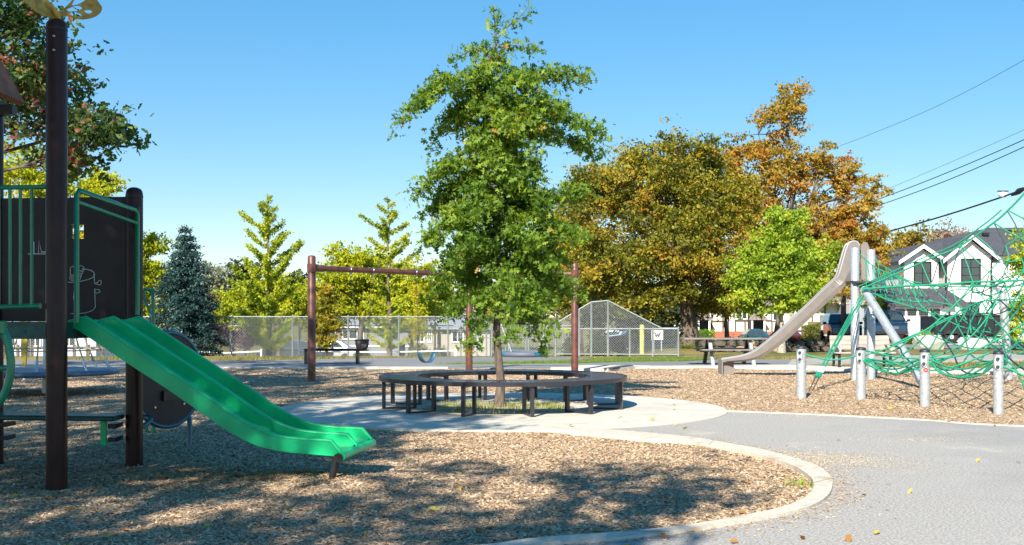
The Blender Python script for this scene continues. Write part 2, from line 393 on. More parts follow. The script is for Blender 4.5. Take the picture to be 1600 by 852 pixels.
fg_poly = inner + [(-.2, 13.3), (-1.5, 13.45), (-3.4, 16), (-3.2, 17.8), (-1.5, 19.6), (1.2, 19.5), (2.6, 18.2), (3.15, 16.2)] + bed_r + [(22, 9), (22, 33), (-22, 33), (-22, 4.5)]
def in_chips(x, y):
    ok = inpoly(x, y, fg_poly) & ((x - PC[0]) ** 2 + (y - PC[1]) ** 2 > (PR + .02) ** 2) & (y < chip_end(x) - .05)
    return ok
M_chip = ramp_mat("wood_chip", [(0, (.16, .10, .06)), (.12, (.30, .20, .125)), (.4, (.46, .325, .205)), (.75, (.60, .445, .295)), (1, (.70, .57, .41))], .85, spec=.2)
ct = [(-.55, -.35, 0), (.5, -.42, .1), (.1, .55, 0), (.03, -.05, .6)]
cf_ = [(0, 1, 3), (1, 2, 3), (2, 0, 3)]
def chips(n, x0, x1, y0, y1, lo, hi, p=1.0):
    yy = y0 + (y1 - y0) * rng.random(n) ** p; xx = x0 + (x1 - x0) * rng.random(n)
    k = in_chips(xx, yy) & (np.abs(xx / yy) < .50); xx, yy = xx[k], yy[k]; n = len(xx)
    L_ = rng.uniform(lo, hi, n) * (1 + .012 * yy); S = np.stack([L_, L_ * rng.uniform(.16, .5, n), L_ * rng.uniform(.08, .25, n)], -1)
    Cc = np.stack([xx, yy, chipz(xx, yy) + rng.uniform(-.001, .007, n)], -1)
    return scatter_mesh("loose_wood_chips", Cc, ct, cf_, S, M_chip, rng.random(n) ** 1.1, tilt=.28)
link("loose_wood_chips", chips(225000, -5.5, 3.6, 6.0, 14, .017, .052), kind="stuff")
link("loose_wood_chips", chips(190000, -11, 14, 13, 30, .025, .052), kind="stuff")
n = 5200; k = rng.integers(0, 90, n); oa = np.array(resample(outer, 90)); off = rng.exponential(.10, n)
cxy = oa[k] + rng.normal(0, .06, (n, 2)); ctr = np.array([-.4, 9.2]); dr = cxy - ctr; dr /= np.linalg.norm(dr, axis=1)[:, None]; cxy = cxy + dr * off[:, None]
L_ = rng.uniform(.012, .035, n); ok = (cxy[:, 1] > 5.6)
link("stray_wood_chips", scatter_mesh("stray_wood_chips", np.stack([cxy[ok, 0], cxy[ok, 1], np.full(ok.sum(), .004)], -1), ct, cf_, np.stack([L_, L_ * .4, L_ * .2], -1)[ok], M_chip, rng.random(ok.sum()), tilt=.15), kind="stuff")
n = 15000; pc = np.array([G(1275, 718), G(1235, 712), G(1330, 726), G(1440, 686), G(1240, 650)]); kk = rng.choice(5, n, p=[.35, .3, .15, .1, .1]); cxy = pc[kk] + rng.normal(0, 1, (n, 2)) * [.42, .22]
L_ = rng.uniform(.005, .011, n); keep_ = ~in_chips(cxy[:, 0], cxy[:, 1])
link("sand_grains", scatter_mesh("sand_grains", np.stack([cxy[:, 0], cxy[:, 1], np.full(n, .002)], -1)[keep_], ct, cf_, np.stack([L_ * 1.3, L_, L_ * .3], -1)[keep_], ramp_mat("sand_grain", [(0, (.40, .33, .24)), (1, (.66, .58, .45))], .9), rng.random(keep_.sum()), tilt=.2), kind="stuff")
M_fallen = ramp_mat("fallen_leaf", [(0, (.20, .09, .03)), (.35, (.42, .22, .06)), (.7, (.55, .42, .08)), (1, (.30, .38, .07))], .7, .1)
LEAF = [(-.5, 0, 0), (-.22, .2, .08), (-.05, .12, .02), (.12, .26, .1), (.5, 0, -.05), (.12, -.24, .09), (-.05, -.13, .02), (-.22, -.22, .08)]
LEAFF = [(0, 1, 2), (2, 3, 4), (4, 5, 6), (6, 7, 0), (0, 2, 6), (2, 4, 6)]
OAKL = [(-.5, 0, 0), (-.36, .20, .06), (-.24, .045, .0), (-.02, .33, .10), (.06, .05, .02), (.30, .24, .04), (.26, .04, -.01), (.56, 0, -.08), (.26, -.04, -.01), (.30, -.24, .05), (.06, -.05, .02), (-.02, -.33, .09), (-.24, -.045, .0), (-.36, -.2, .07)]
OAKF = [(0, 1, 2), (2, 3, 4), (4, 5, 6), (6, 7, 8), (8, 9, 10), (10, 11, 12), (12, 13, 0), (0, 2, 12), (2, 4, 12), (4, 10, 12), (4, 6, 10), (6, 8, 10)]
n = 260; yy = 6.2 + 24 * rng.random(n) ** 1.5; xx = yy * (rng.random(n) * 1.0 - .5); 
k = (xx < 1.9 * yy / 9) | (rng.random(n) < .35); xx, yy = xx[k], yy[k]
zz = np.where(in_chips(xx, yy), chipz(xx, yy) + .012, .014) + np.where((xx-PC[0])**2+(yy-PC[1])**2 < PR*PR, .01, 0)
link("fallen_leaves", scatter_mesh("fallen_leaves", np.stack([xx, yy, zz], -1), LEAF, LEAFF, rng.uniform(.05, .1, len(xx)), M_fallen, rng.random(len(xx)), tilt=.3), kind="stuff")

# ------------------------------------------------------------------ trees
M_bark = mat("bark", (.13, .10, .078), .9, var=.45, vscale=22, bump=1., bscale=40, stretch=(1, 1, .25))
M_bark_pale = mat("pale_bark", (.36, .31, .26), .85, var=.4, vscale=30, bump=.8, bscale=50, stretch=(1, 1, .4))
M_bark_dark = mat("dark_bark", (.11, .09, .07), .9, var=.5, vscale=9, bump=1., bscale=14, stretch=(1, 1, .2))
QL = [(-.5, 0, 0), (0, -.27, .09), (.5, 0, 0), (0, .27, .09)]
QF = [(0, 1, 3), (1, 2, 3)]
PAL = {
 'oak': [(0, (.03, .080, .011)), (.45, (.10, .19, .020)), (.8, (.21, .31, .03)), (.985, (.36, .44, .04)), (1, (.40, .22, .04))],
 'maple': [(0, (.04, .09, .025)), (.5, (.11, .19, .05)), (.72, (.22, .28, .06)), (.84, (.28, .10, .06)), (1, (.40, .17, .13))],
 'yellow': [(0, (.17, .23, .012)), (.4, (.34, .38, .014)), (.8, (.50, .48, .018)), (1, (.54, .38, .03))],
 'ginkgo': [(0, (.12, .18, .015)), (.5, (.30, .37, .025)), (1, (.54, .54, .03))],
 'lime': [(0, (.11, .20, .015)), (.5, (.26, .37, .03)), (.85, (.40, .47, .04)), (1, (.50, .47, .05))],
 'olive': [(0, (.07, .085, .010)), (.4, (.24, .235, .02)), (.68, (.38, .31, .03)), (.86, (.46, .26, .03)), (1, (.48, .19, .03))],
 'rust': [(0, (.15, .13, .02)), (.35, (.33, .25, .035)), (.7, (.44, .29, .045)), (1, (.46, .20, .04))],
 'spruce': [(0, (.008, .034, .032)), (.6, (.02, .07, .068)), (1, (.055, .125, .12))],
 'plum': [(0, (.05, .02, .03)), (1, (.16, .07, .09))],
 'grey': [(0, (.10, .12, .07)), (1, (.26, .27, .17))],
 'dark': [(0, (.02, .035, .015)), (1, (.07, .09, .03))],
 'twig': [(0, (.22, .13, .08)), (1, (.42, .30, .22))],
 'hedge': [(0, (.05, .085, .01)), (.6, (.13, .17, .02)), (1, (.26, .23, .03))],
 'bright': [(0, (.06, .17, .01)), (1, (.20, .38, .03))],
}
def leafmat(k): return ramp_mat("leaf_" + k, PAL[k], .55, .36 if k not in ('spruce',) else .05, spec=.35)
def leaf_mesh(pts, size, pal, origin, tints, big=False, up=.0):
    n = len(pts); T, Fc = (OAKL, OAKF) if big == 2 else (LEAF, LEAFF) if big else (QL, QF)
    s = size * rng.uniform(.5, 1.4, n)
    return scatter_mesh("crown", pts, T, Fc, s, leafmat(pal), np.clip(tints, 0, 1), origin=origin)
def curve_pts(a, b, sag, n=5, wob=.05):
    a = Vector(a); b = Vector(b); L = (b - a).length; out = []
    ph = rnd.uniform(0, 6)
    for i in range(n + 1):
        t = i / n; p = a.lerp(b, t); p.z += sag * math.sin(math.pi * t) * L
        if 0 < i < n: p += Vector((math.sin(ph + 5 * t), math.cos(ph + 4 * t), 0)) * wob * L * .3
        out.append(p)
    return out
def lobe_tree(name, label, base, lobes, nl, lsize, pal, trunk_r, group=None, clumps=70, cr=.75, bark=None, big=False, split=.35, lean=(0, 0), shell=.55, cat="tree", tbase=.5, tvar=.22, targets=None, flat=.7, grad=0.):
    """broad tree: trunk, limbs to the lobes of its crown, twigs to leaf clumps.  lobes: (x, y, z, rx, ry, rz, weight)"""
    base = Vector(base); t = thing(name, label, cat, base, group); mb = MB(); bark = bark or M_bark
    cz = sum(l[2] for l in lobes) / len(lobes); top = max(l[2] + l[5] * .5 for l in lobes)
    cx_ = sum(l[0] for l in lobes) / len(lobes); cy_ = sum(l[1] for l in lobes) / len(lobes)
    fork = base.z + (min(l[2] - l[5] for l in lobes) - base.z) * 1.0 + .1 * (top - base.z)
    top = min(top, cz + .4 * (top - cz)); apex = Vector((cx_, cy_, top)); tp = []
    for i in range(9):
        s = i / 8; p = base.lerp(apex, s); p.x = base.x + (apex.x - base.x) * s ** 2 + math.sin(i * 1.3) * .03 * trunk_r * 8; p.y = base.y + (apex.y - base.y) * s ** 2; tp.append(p)
    mb.tube(tp, [trunk_r * (1.35 if i == 0 else (1 - .9 * (i / 8) ** .8)) for i in range(9)], 10)
    mb.obj("trunk", bark, t)
    lb = MB(); W = [l[6] if len(l) > 6 else 1 for l in lobes]; cl = []; limbs = []
    for l in lobes:
        st = tp[rnd.randint(2, 5)] if base.z + (top - base.z) * .3 < fork else tp[rnd.randint(3, 6)]
        c = Vector(l[:3]); pts = curve_pts(st, c, .08, 6, .12); limbs.append(pts)
        lb.tube(pts, [trunk_r * .42 * (1 - .8 * i / 6) for i in range(7)], 6, cap=False)
    tot = sum(W); 
    if targets is None:
        targets = []
        for l, w_ in zip(lobes, W):
            for _ in range(max(3, int(clumps * w_ / tot))):
                d = Vector((rnd.gauss(0, 1), rnd.gauss(0, 1), rnd.gauss(0, 1))).normalized() * (rnd.random() ** (1 - shell))
                targets.append((Vector((l[0] + d.x * l[3], l[1] + d.y * l[4], l[2] + d.z * l[5])), lobes.index(l)))
    for c, li in targets:
        pts = limbs[li]; st = min(pts[1:], key=lambda p: (p - c).length + .3 * abs(p.z - c.z)) if rnd.random() < .8 else pts[rnd.randint(2, 5)]
        q = curve_pts(st, c, .06, 4, .15); lb.tube(q, [trunk_r * .13, trunk_r * .11, trunk_r * .085, trunk_r * .05, trunk_r * .02], 4, cap=False); cl.append((c, q))
    lb.obj("branches", bark, t)
    per = nl // len(cl); allp = []; ti = []
    for c, q in cl:
        s = cr * rnd.uniform(.6, 1.25); k = int(per * rnd.uniform(.6, 1.4))
        nn = int(k * .7); sub = rng.normal(0, 1, (7, 3)) * [s * .6, s * .6, s * .6 * flat]
        cid = rng.integers(0, 7, nn); p = np.array(c)[None] + sub[cid] + rng.normal(0, 1, (nn, 3)) * [s * .28, s * .28, s * .22 * flat]
        m_ = k - nn; tt = rng.random(m_); qa = np.array(q); ii = np.minimum((tt * 4).astype(int), 3); fr = (tt * 4 - ii)[:, None]
        p2 = qa[ii] * (1 - fr) + qa[ii + 1] * fr + rng.normal(0, .22 * s, (m_, 3))
        p2 = p2[tt > .35]
        p = np.vstack([p, p2]); allp.append(p); b0 = tbase + rnd.gauss(0, tvar * .75)
        subt = rng.normal(0, tvar * .4, 7); ex = np.r_[subt[cid], np.zeros(len(p2))]
        ti.append(b0 + ex + rng.normal(0, tvar * .6, len(p)) + grad * (p[:, 2] - cz))
    allp = np.vstack(allp); ti = np.concatenate(ti)
    link("crown", leaf_mesh(allp, lsize, pal, base, ti, big), t, kind="stuff")
    return t
def whorl_tree(name, label, base, top, env, nb, nl, lsize, pal, trunk_r, rise=.3, droop=.2, group=None, bark=None, big=False, twigs=6, tw=.35, tbase=.5, tvar=.22, extra=(), z0=None, leader=True, spread=.06, cat="tree", leafstart=.2, strata=0, twz=.5, thin=None, zp=.9):
    """one straight leader with branches all round; env(z, azimuth) gives how far they reach"""
    base = Vector(base); top = Vector(top); t = thing(name, label, cat, base, group); bark = bark or M_bark
    mb = MB(); N = 14; tp = [base.lerp(top, i / N) + Vector((math.sin(i * 1.7), math.cos(i * 2.1), 0)) * .006 * (top.z - base.z) * (0 < i) for i in range(N + 1)]
    mb.tube(tp, [trunk_r * (1.3 if i == 0 else max(.06, (1 - i / N) ** .9)) for i in range(N + 1)], 12); mb.obj("trunk", bark, t)
    lb = MB(); P_ = []; T_ = []; H = top.z - base.z; z0 = z0 or base.z + .2 * H
    segs = []
    def addb(st, en, sag, r, wt=1., tint=0.):
        q = curve_pts(st, en, sag, 7, .06); L = (en - st).length
        lb.tube(q, [r * (1 - .88 * i / 7) for i in range(8)], 5, cap=False); segs.append((q, wt * L, tint))
        for j in range(int(twigs * L)):
            f = rnd.uniform(leafstart, .97); i = int(f * 7); p = q[i].lerp(q[min(i + 1, 7)], f * 7 - i)
            dr = (q[min(i + 1, 7)] - q[i]).normalized(); side = dr.cross(Vector((0, 0, 1))).normalized() * rnd.choice((-1, 1))
            l = tw * L ** .6 * (1.1 - f * .7) * rnd.uniform(.6, 1.2); e = p + (side * .8 + dr * .6 + Vector((0, 0, rnd.uniform(-twz, twz * .6)))).normalized() * l
            qq = [p, p.lerp(e, .5) + Vector((0, 0, .04 * l)), e]; lb.tube(qq, [r * .3, r * .2, r * .06], 3, cap=False); segs.append((qq, wt * l * .9, tint))
    for k in range(nb):
        f = (k + .5) / nb
        if strata: f = (math.floor(f * strata) + .5 + rnd.uniform(-.12, .12)) / strata
        z = z0 + (top.z - z0) * (f ** zp) * .985; az = k * 2.39996 + rnd.uniform(-.3, .3)
        s = (z - base.z) / H; st = base.lerp(top, s); rch = env(z, az) * rnd.uniform(.72, 1.08)
        if rch < .05: continue
        en = st + Vector((math.cos(az) * rch, math.sin(az) * rch, rch * (rise + rnd.gauss(0, .07)))); st = st - Vector((0, 0, min(rch * .25, z - z0 + .1)))* (1 if rise > 0 else 0)
        addb(st, en, droop, trunk_r * .3 * (1 - s * .75), 1., rnd.gauss(0, tvar * .7))
    for st, en, sag in extra: addb(Vector(st), Vector(en), sag, trunk_r * .18, .9, 0)
    lb.obj("branches", bark, t)
    if thin: segs = [(q, w_ * thin(q[-1].z), c_) for q, w_, c_ in segs]
    tot = sum(s[1] for s in segs); AP = []; AT = []
    for q, wgt, ti in segs:
        k = int(nl * wgt / tot + rnd.random()); 
        if k < 1: continue
        tt = leafstart + (1 - leafstart) * rng.random(k) if len(q) > 4 else rng.random(k) ** .7
        m_ = len(q) - 1; qa = np.array(q); ii = np.minimum((tt * m_).astype(int), m_ - 1); fr = (tt * m_ - ii)[:, None]
        AP.append(qa[ii] * (1 - fr) + qa[ii + 1] * fr + rng.normal(0, spread, (k, 3)) * [1, 1, .8]); AT.append(tbase + ti + rng.normal(0, tvar, k))
    AP = np.vstack(AP); AT = np.concatenate(AT)
    link("crown", leaf_mesh(AP, lsize, pal, base, AT, big), t, kind="stuff")
    return t

# --- the young oak in the round bench
OD = 16.3
def oak_env(z, az):
    py = HZ + (EYE - z) * F / OD
    ys_ = [0, 45, 70, 100, 150, 200, 230, 260, 300, 350, 400, 450, 500, 530, 560]
    Lw = [2, 5, 12, 34, 70, 92, 70, 70, 108, 112, 118, 112, 80, 56, 36]
    Rw = [2, 5, 12, 34, 56, 86, 100, 80, 100, 114, 122, 116, 98, 62, 38]
    c = .5 + .5 * math.cos(az); r = np.interp(py, ys_, Lw) * (1 - c) + np.interp(py, ys_, Rw) * c
    return r / F * OD * 1.0
ex = []
def oak_b(a, b, sag, dd=0.): ex.append((P(a[0], a[1], OD), P(b[0], b[1], OD + dd), sag))
oak_b((782, 130), (612, 212), .22, -.6); oak_b((782, 150), (668, 238), .2, .4); oak_b((784, 125), (922, 122), .06, .3); oak_b((784, 170), (946, 214), .10, -.4)
oak_b((784, 210), (940, 246), .12, .3); oak_b((786, 120), (870, 175), .15, -.6); oak_b((778, 88), (712, 92), .16, .2); oak_b((780, 75), (838, 80), .1, -.1); oak_b((776, 62), (824, 14), .02, .1); oak_b((778, 66), (768, 3), .0, 0)
oak_b((780, 260), (640, 310), .2, -.3); oak_b((782, 290), (655, 345), .2, .3); oak_b((782, 330), (648, 400), .2, -.5); oak_b((782, 400), (668, 468), .2, -.4); oak_b((782, 350), (925, 300), .1, .3)
oak_b((784, 400), (915, 372), .15, -.3); oak_b((784, 440), (905, 468), .2, .2); oak_b((784, 470), (868, 520), .25, -.5); oak_b((782, 480), (735, 545), .3, -.4); oak_b((782, 480), (695, 500), .25, -.6); oak_b((782, 470), (800, 530), .35, -1.0); oak_b((784, 480), (850, 548), .35, .2)
whorl_tree("oak_tree", "young green oak tree growing through the middle of the round bench", (-.19, 16.3, .0), P(776, 48, OD), oak_env, 60, 27000, .108, 'oak', .066, rise=-.18, droop=.26,
           bark=M_bark, big=2, twigs=13, tw=.36, tbase=.56, tvar=.17, extra=ex, z0=1.62, thin=lambda z: 1 if z < 4.5 else max(.28, 1 - (z - 4.5) * .8), spread=.075, leafstart=.12)

# --- maple at the upper left, partly out of the frame
D2 = 17.0
lb_ = [(X(-60, 17), 17, Z(20, 17), 1.3, 1.6, .8, 1.2), (X(30, 16.5), 16.5, Z(60, 16.5), .75, 1.0, .7, 1.3), (X(60, 17), 17, Z(130, 17), .8, .9, .5, 1.1), (X(120, 17), 17, Z(200, 17), .75, .8, .40, 1.0), (X(110, 17), 17, Z(255, 17), .6, .8, .25, .5),
       (X(-30, 17), 17.5, Z(140, 17), .9, 1.4, .7, 1.2), (X(165, 16.8), 16.8, Z(212, 16.8), .4, .5, .22, .4), (X(-180, 17), 16.5, Z(-80, 17), 2.3, 2.4, 1.6, 2.2), (X(-230, 17), 17.5, Z(100, 17), 1.4, 1.4, 1.2, 1.2), (X(20, 17), 16, Z(-70, 17), 1.2, 1.6, .8, 1.0)]
lobe_tree("maple_tree", "large maple with green and reddish leaves reaching in at the upper left corner", (-10.6, 17.2, 0), lb_, 15000, .12, 'maple', .15, clumps=190, cr=.33, big=True, tbase=.45, tvar=.28, shell=.5, bark=M_bark_dark)

# --- trees beyond the frame, left of and behind the viewer, that shade the near ground
def dark(px, py):
    """is this spot of the ground in shade in the afternoon?"""
    if py > 600:
        if px < 300: return rnd.random() < .86
        if px < 640 and py < 700: return rnd.random() < (.95 if px < 560 else .5)
        if px < 640: return rnd.random() < (.85 if (py > 775 or px < 430) else .62)
        e = lambda cx_, cy_, a, b: ((px - cx_) / a) ** 2 + ((py - cy_) / b) ** 2 < 1
        if e(1020, 762, 135, 34): return rnd.random() < .8
        if e(830, 735, 150, 14) or e(930, 790, 120, 16): return rnd.random() < .8
        if py > 800 and px < 1010: return rnd.random() < .9
        if px < 770 and py > 700: return rnd.random() < .25
        if 440 < px < 760 and 610 < py < 672: return rnd.random() < .85
        return False
    if py > 574: return rnd.random() < (.62 if px < 700 else 0)
    return rnd.random() < (.55 if px < 560 else 0)
tg = {0: [], 1: [], 2: [], 3: []}
def sun_back(x, y, z): s = z / -LD.z; return Vector((x - LD.x * s, y - LD.y * s, z))
cnt = 0
for _ in range(5200):
    y = rnd.uniform(4, 34); x = rnd.uniform(-14, 3.2); px = 800 + F * x / y; py = HZ + EYE * F / y
    if px > 1200 or not dark(px, py): continue
    if y < 18:
        z = rnd.uniform(6.2, 9.5); p = sun_back(x, y, z)
        if rnd.random() > .46: continue
        k = 0 if p.x < -3.2 else 1
    else:
        z = rnd.uniform(8.2, 11.5); p = sun_back(x, y, z)
        if rnd.random() > .42: continue
        k = 2 if p.y < 11 else 3
    if p.y > 0 and p.z < EYE + .285 * p.y + .7 and p.x > -.5 * p.y - .8: continue
    s17 = (17 - p.y) / LD.y; x17, z17 = p.x + LD.x * s17, p.z + LD.z * s17
    if p.y < 16 and -10.5 < x17 < -4.6 and 3.4 < z17 < 9 and rnd.random() < .8: continue
    tg[k].append((p, 0))
for _ in range(110):
    q0 = Vector((rnd.uniform(-5.2, -2.2), rnd.uniform(8.7, 10.6), rnd.uniform(.4, 3.9))); z = rnd.uniform(7, 9.5); k_ = (z - q0.z) / -LD.z
    tg[0].append((Vector((q0.x - LD.x * k_, q0.y - LD.y * k_, z)), 0))
SH = [("shade_maple", "tall maple standing behind the viewer to the left, its shade over the play tower", (-8.5, -3.5, 0)), ("shade_maple", "maple standing straight behind the viewer", (-2.0, -6.5, 0)),
      ("shade_maple", "maple on the left of the playground, out in front of the tower line", (-12.5, 6.5, 0)), ("shade_maple", "tall maple furthest left beside the spinner", (-15.5, 15, 0))]
for k, (nm, lab, b) in enumerate(SH):
    if len(tg[k]) < 4: continue
    c = sum((p for p, _ in tg[k]), Vector()) / len(tg[k]); lob = []
    qs = sorted(tg[k], key=lambda q: math.atan2(q[0].y - c.y, q[0].x - c.x)); nq = 7; tt_ = []
    for j in range(nq):
        seg = qs[j * len(qs) // nq:(j + 1) * len(qs) // nq]; cc = sum((p for p, _ in seg), Vector()) / max(1, len(seg)); lob.append((cc.x, cc.y, cc.z - .6, 1, 1, 1)); tt_ += [(p, j) for p, _ in seg]
    lobe_tree(nm, lab, b, lob, 105 * len(tt_), .15, 'maple', .24, clumps=1, cr=.42, targets=tt_, bark=M_bark_dark, group="maples out of the frame on the left")
pass  # print("shade clumps", [len(v) for v in tg.values()])

# --- trees beyond the playground
def lobes_px(L_, d):
    """(px, py, rpx, rpy, dd[, weight]) at distance d"""
    return [(X(l[0], d + l[4]), d + l[4], Z(l[1], d + l[4]), l[2] * d / F, l[2] * d / F * .9, l[3] * d / F, l[5] if len(l) > 5 else l[2] * l[3] / 2000) for l in L_]
def gb(px, d, dy=0): x = X(px, d); return (x, d, ghf(x, d))
# blue spruce
def env_px(d, tab):
    ys_ = [a for a, _, _ in tab]; l = [b for _, b, _ in tab]; r = [c for _, _, c in tab]
    def f(z, az):
        py = HZ + (EYE - z) * F / d; c = .5 + .5 * math.cos(az); return (np.interp(py, ys_, l) * (1 - c) + np.interp(py, ys_, r) * c) * d / F
    return f
d = 39.5
whorl_tree("spruce_tree", "dark blue green spruce standing behind the green slide", gb(291, d), P(290, 350, d), env_px(d, [(345, 1, 1), (380, 19, 19), (420, 38, 36), (460, 52, 52), (500, 62, 62), (560, 60, 60)]),
           280, 52000, .085, 'spruce', .12, rise=-.20, droop=.05, strata=17, z0=-.6, twigs=9, tw=.30, spread=.07, tbase=.45, tvar=.22, bark=M_bark_dark, leafstart=.1)
# two ginkgos
d = 44
whorl_tree("ginkgo_tree", "yellow green ginkgo with long upswept branches standing right of the blue spruce", gb(421, d), P(419, 303, d), env_px(d, [(303, 2, 2), (330, 22, 14), (350, 46, 24), (380, 34, 45), (405, 38, 66), (425, 52, 68), (445, 82, 58), (480, 78, 62), (520, 50, 45)]),
           46, 24000, .105, 'ginkgo', .13, rise=.45, droop=-.05, z0=.1, twigs=3.0, tw=.17, spread=.06, tbase=.55, tvar=.22, group="ginkgos beyond the fence", leafstart=.08, zp=1.15)
d = 47
whorl_tree("ginkgo_tree", "second ginkgo, behind the swing beam and left of the oak", gb(608, d), P(607, 306, d), env_px(d, [(306, 2, 2), (330, 22, 18), (350, 44, 25), (372, 40, 52), (400, 36, 44), (430, 50, 50), (480, 52, 50), (520, 40, 40)]),
           36, 15000, .105, 'ginkgo', .13, rise=.34, droop=-.05, z0=.1, twigs=3, tw=.17, spread=.06, tbase=.6, tvar=.22, group="ginkgos beyond the fence", leafstart=.08, zp=1.15)
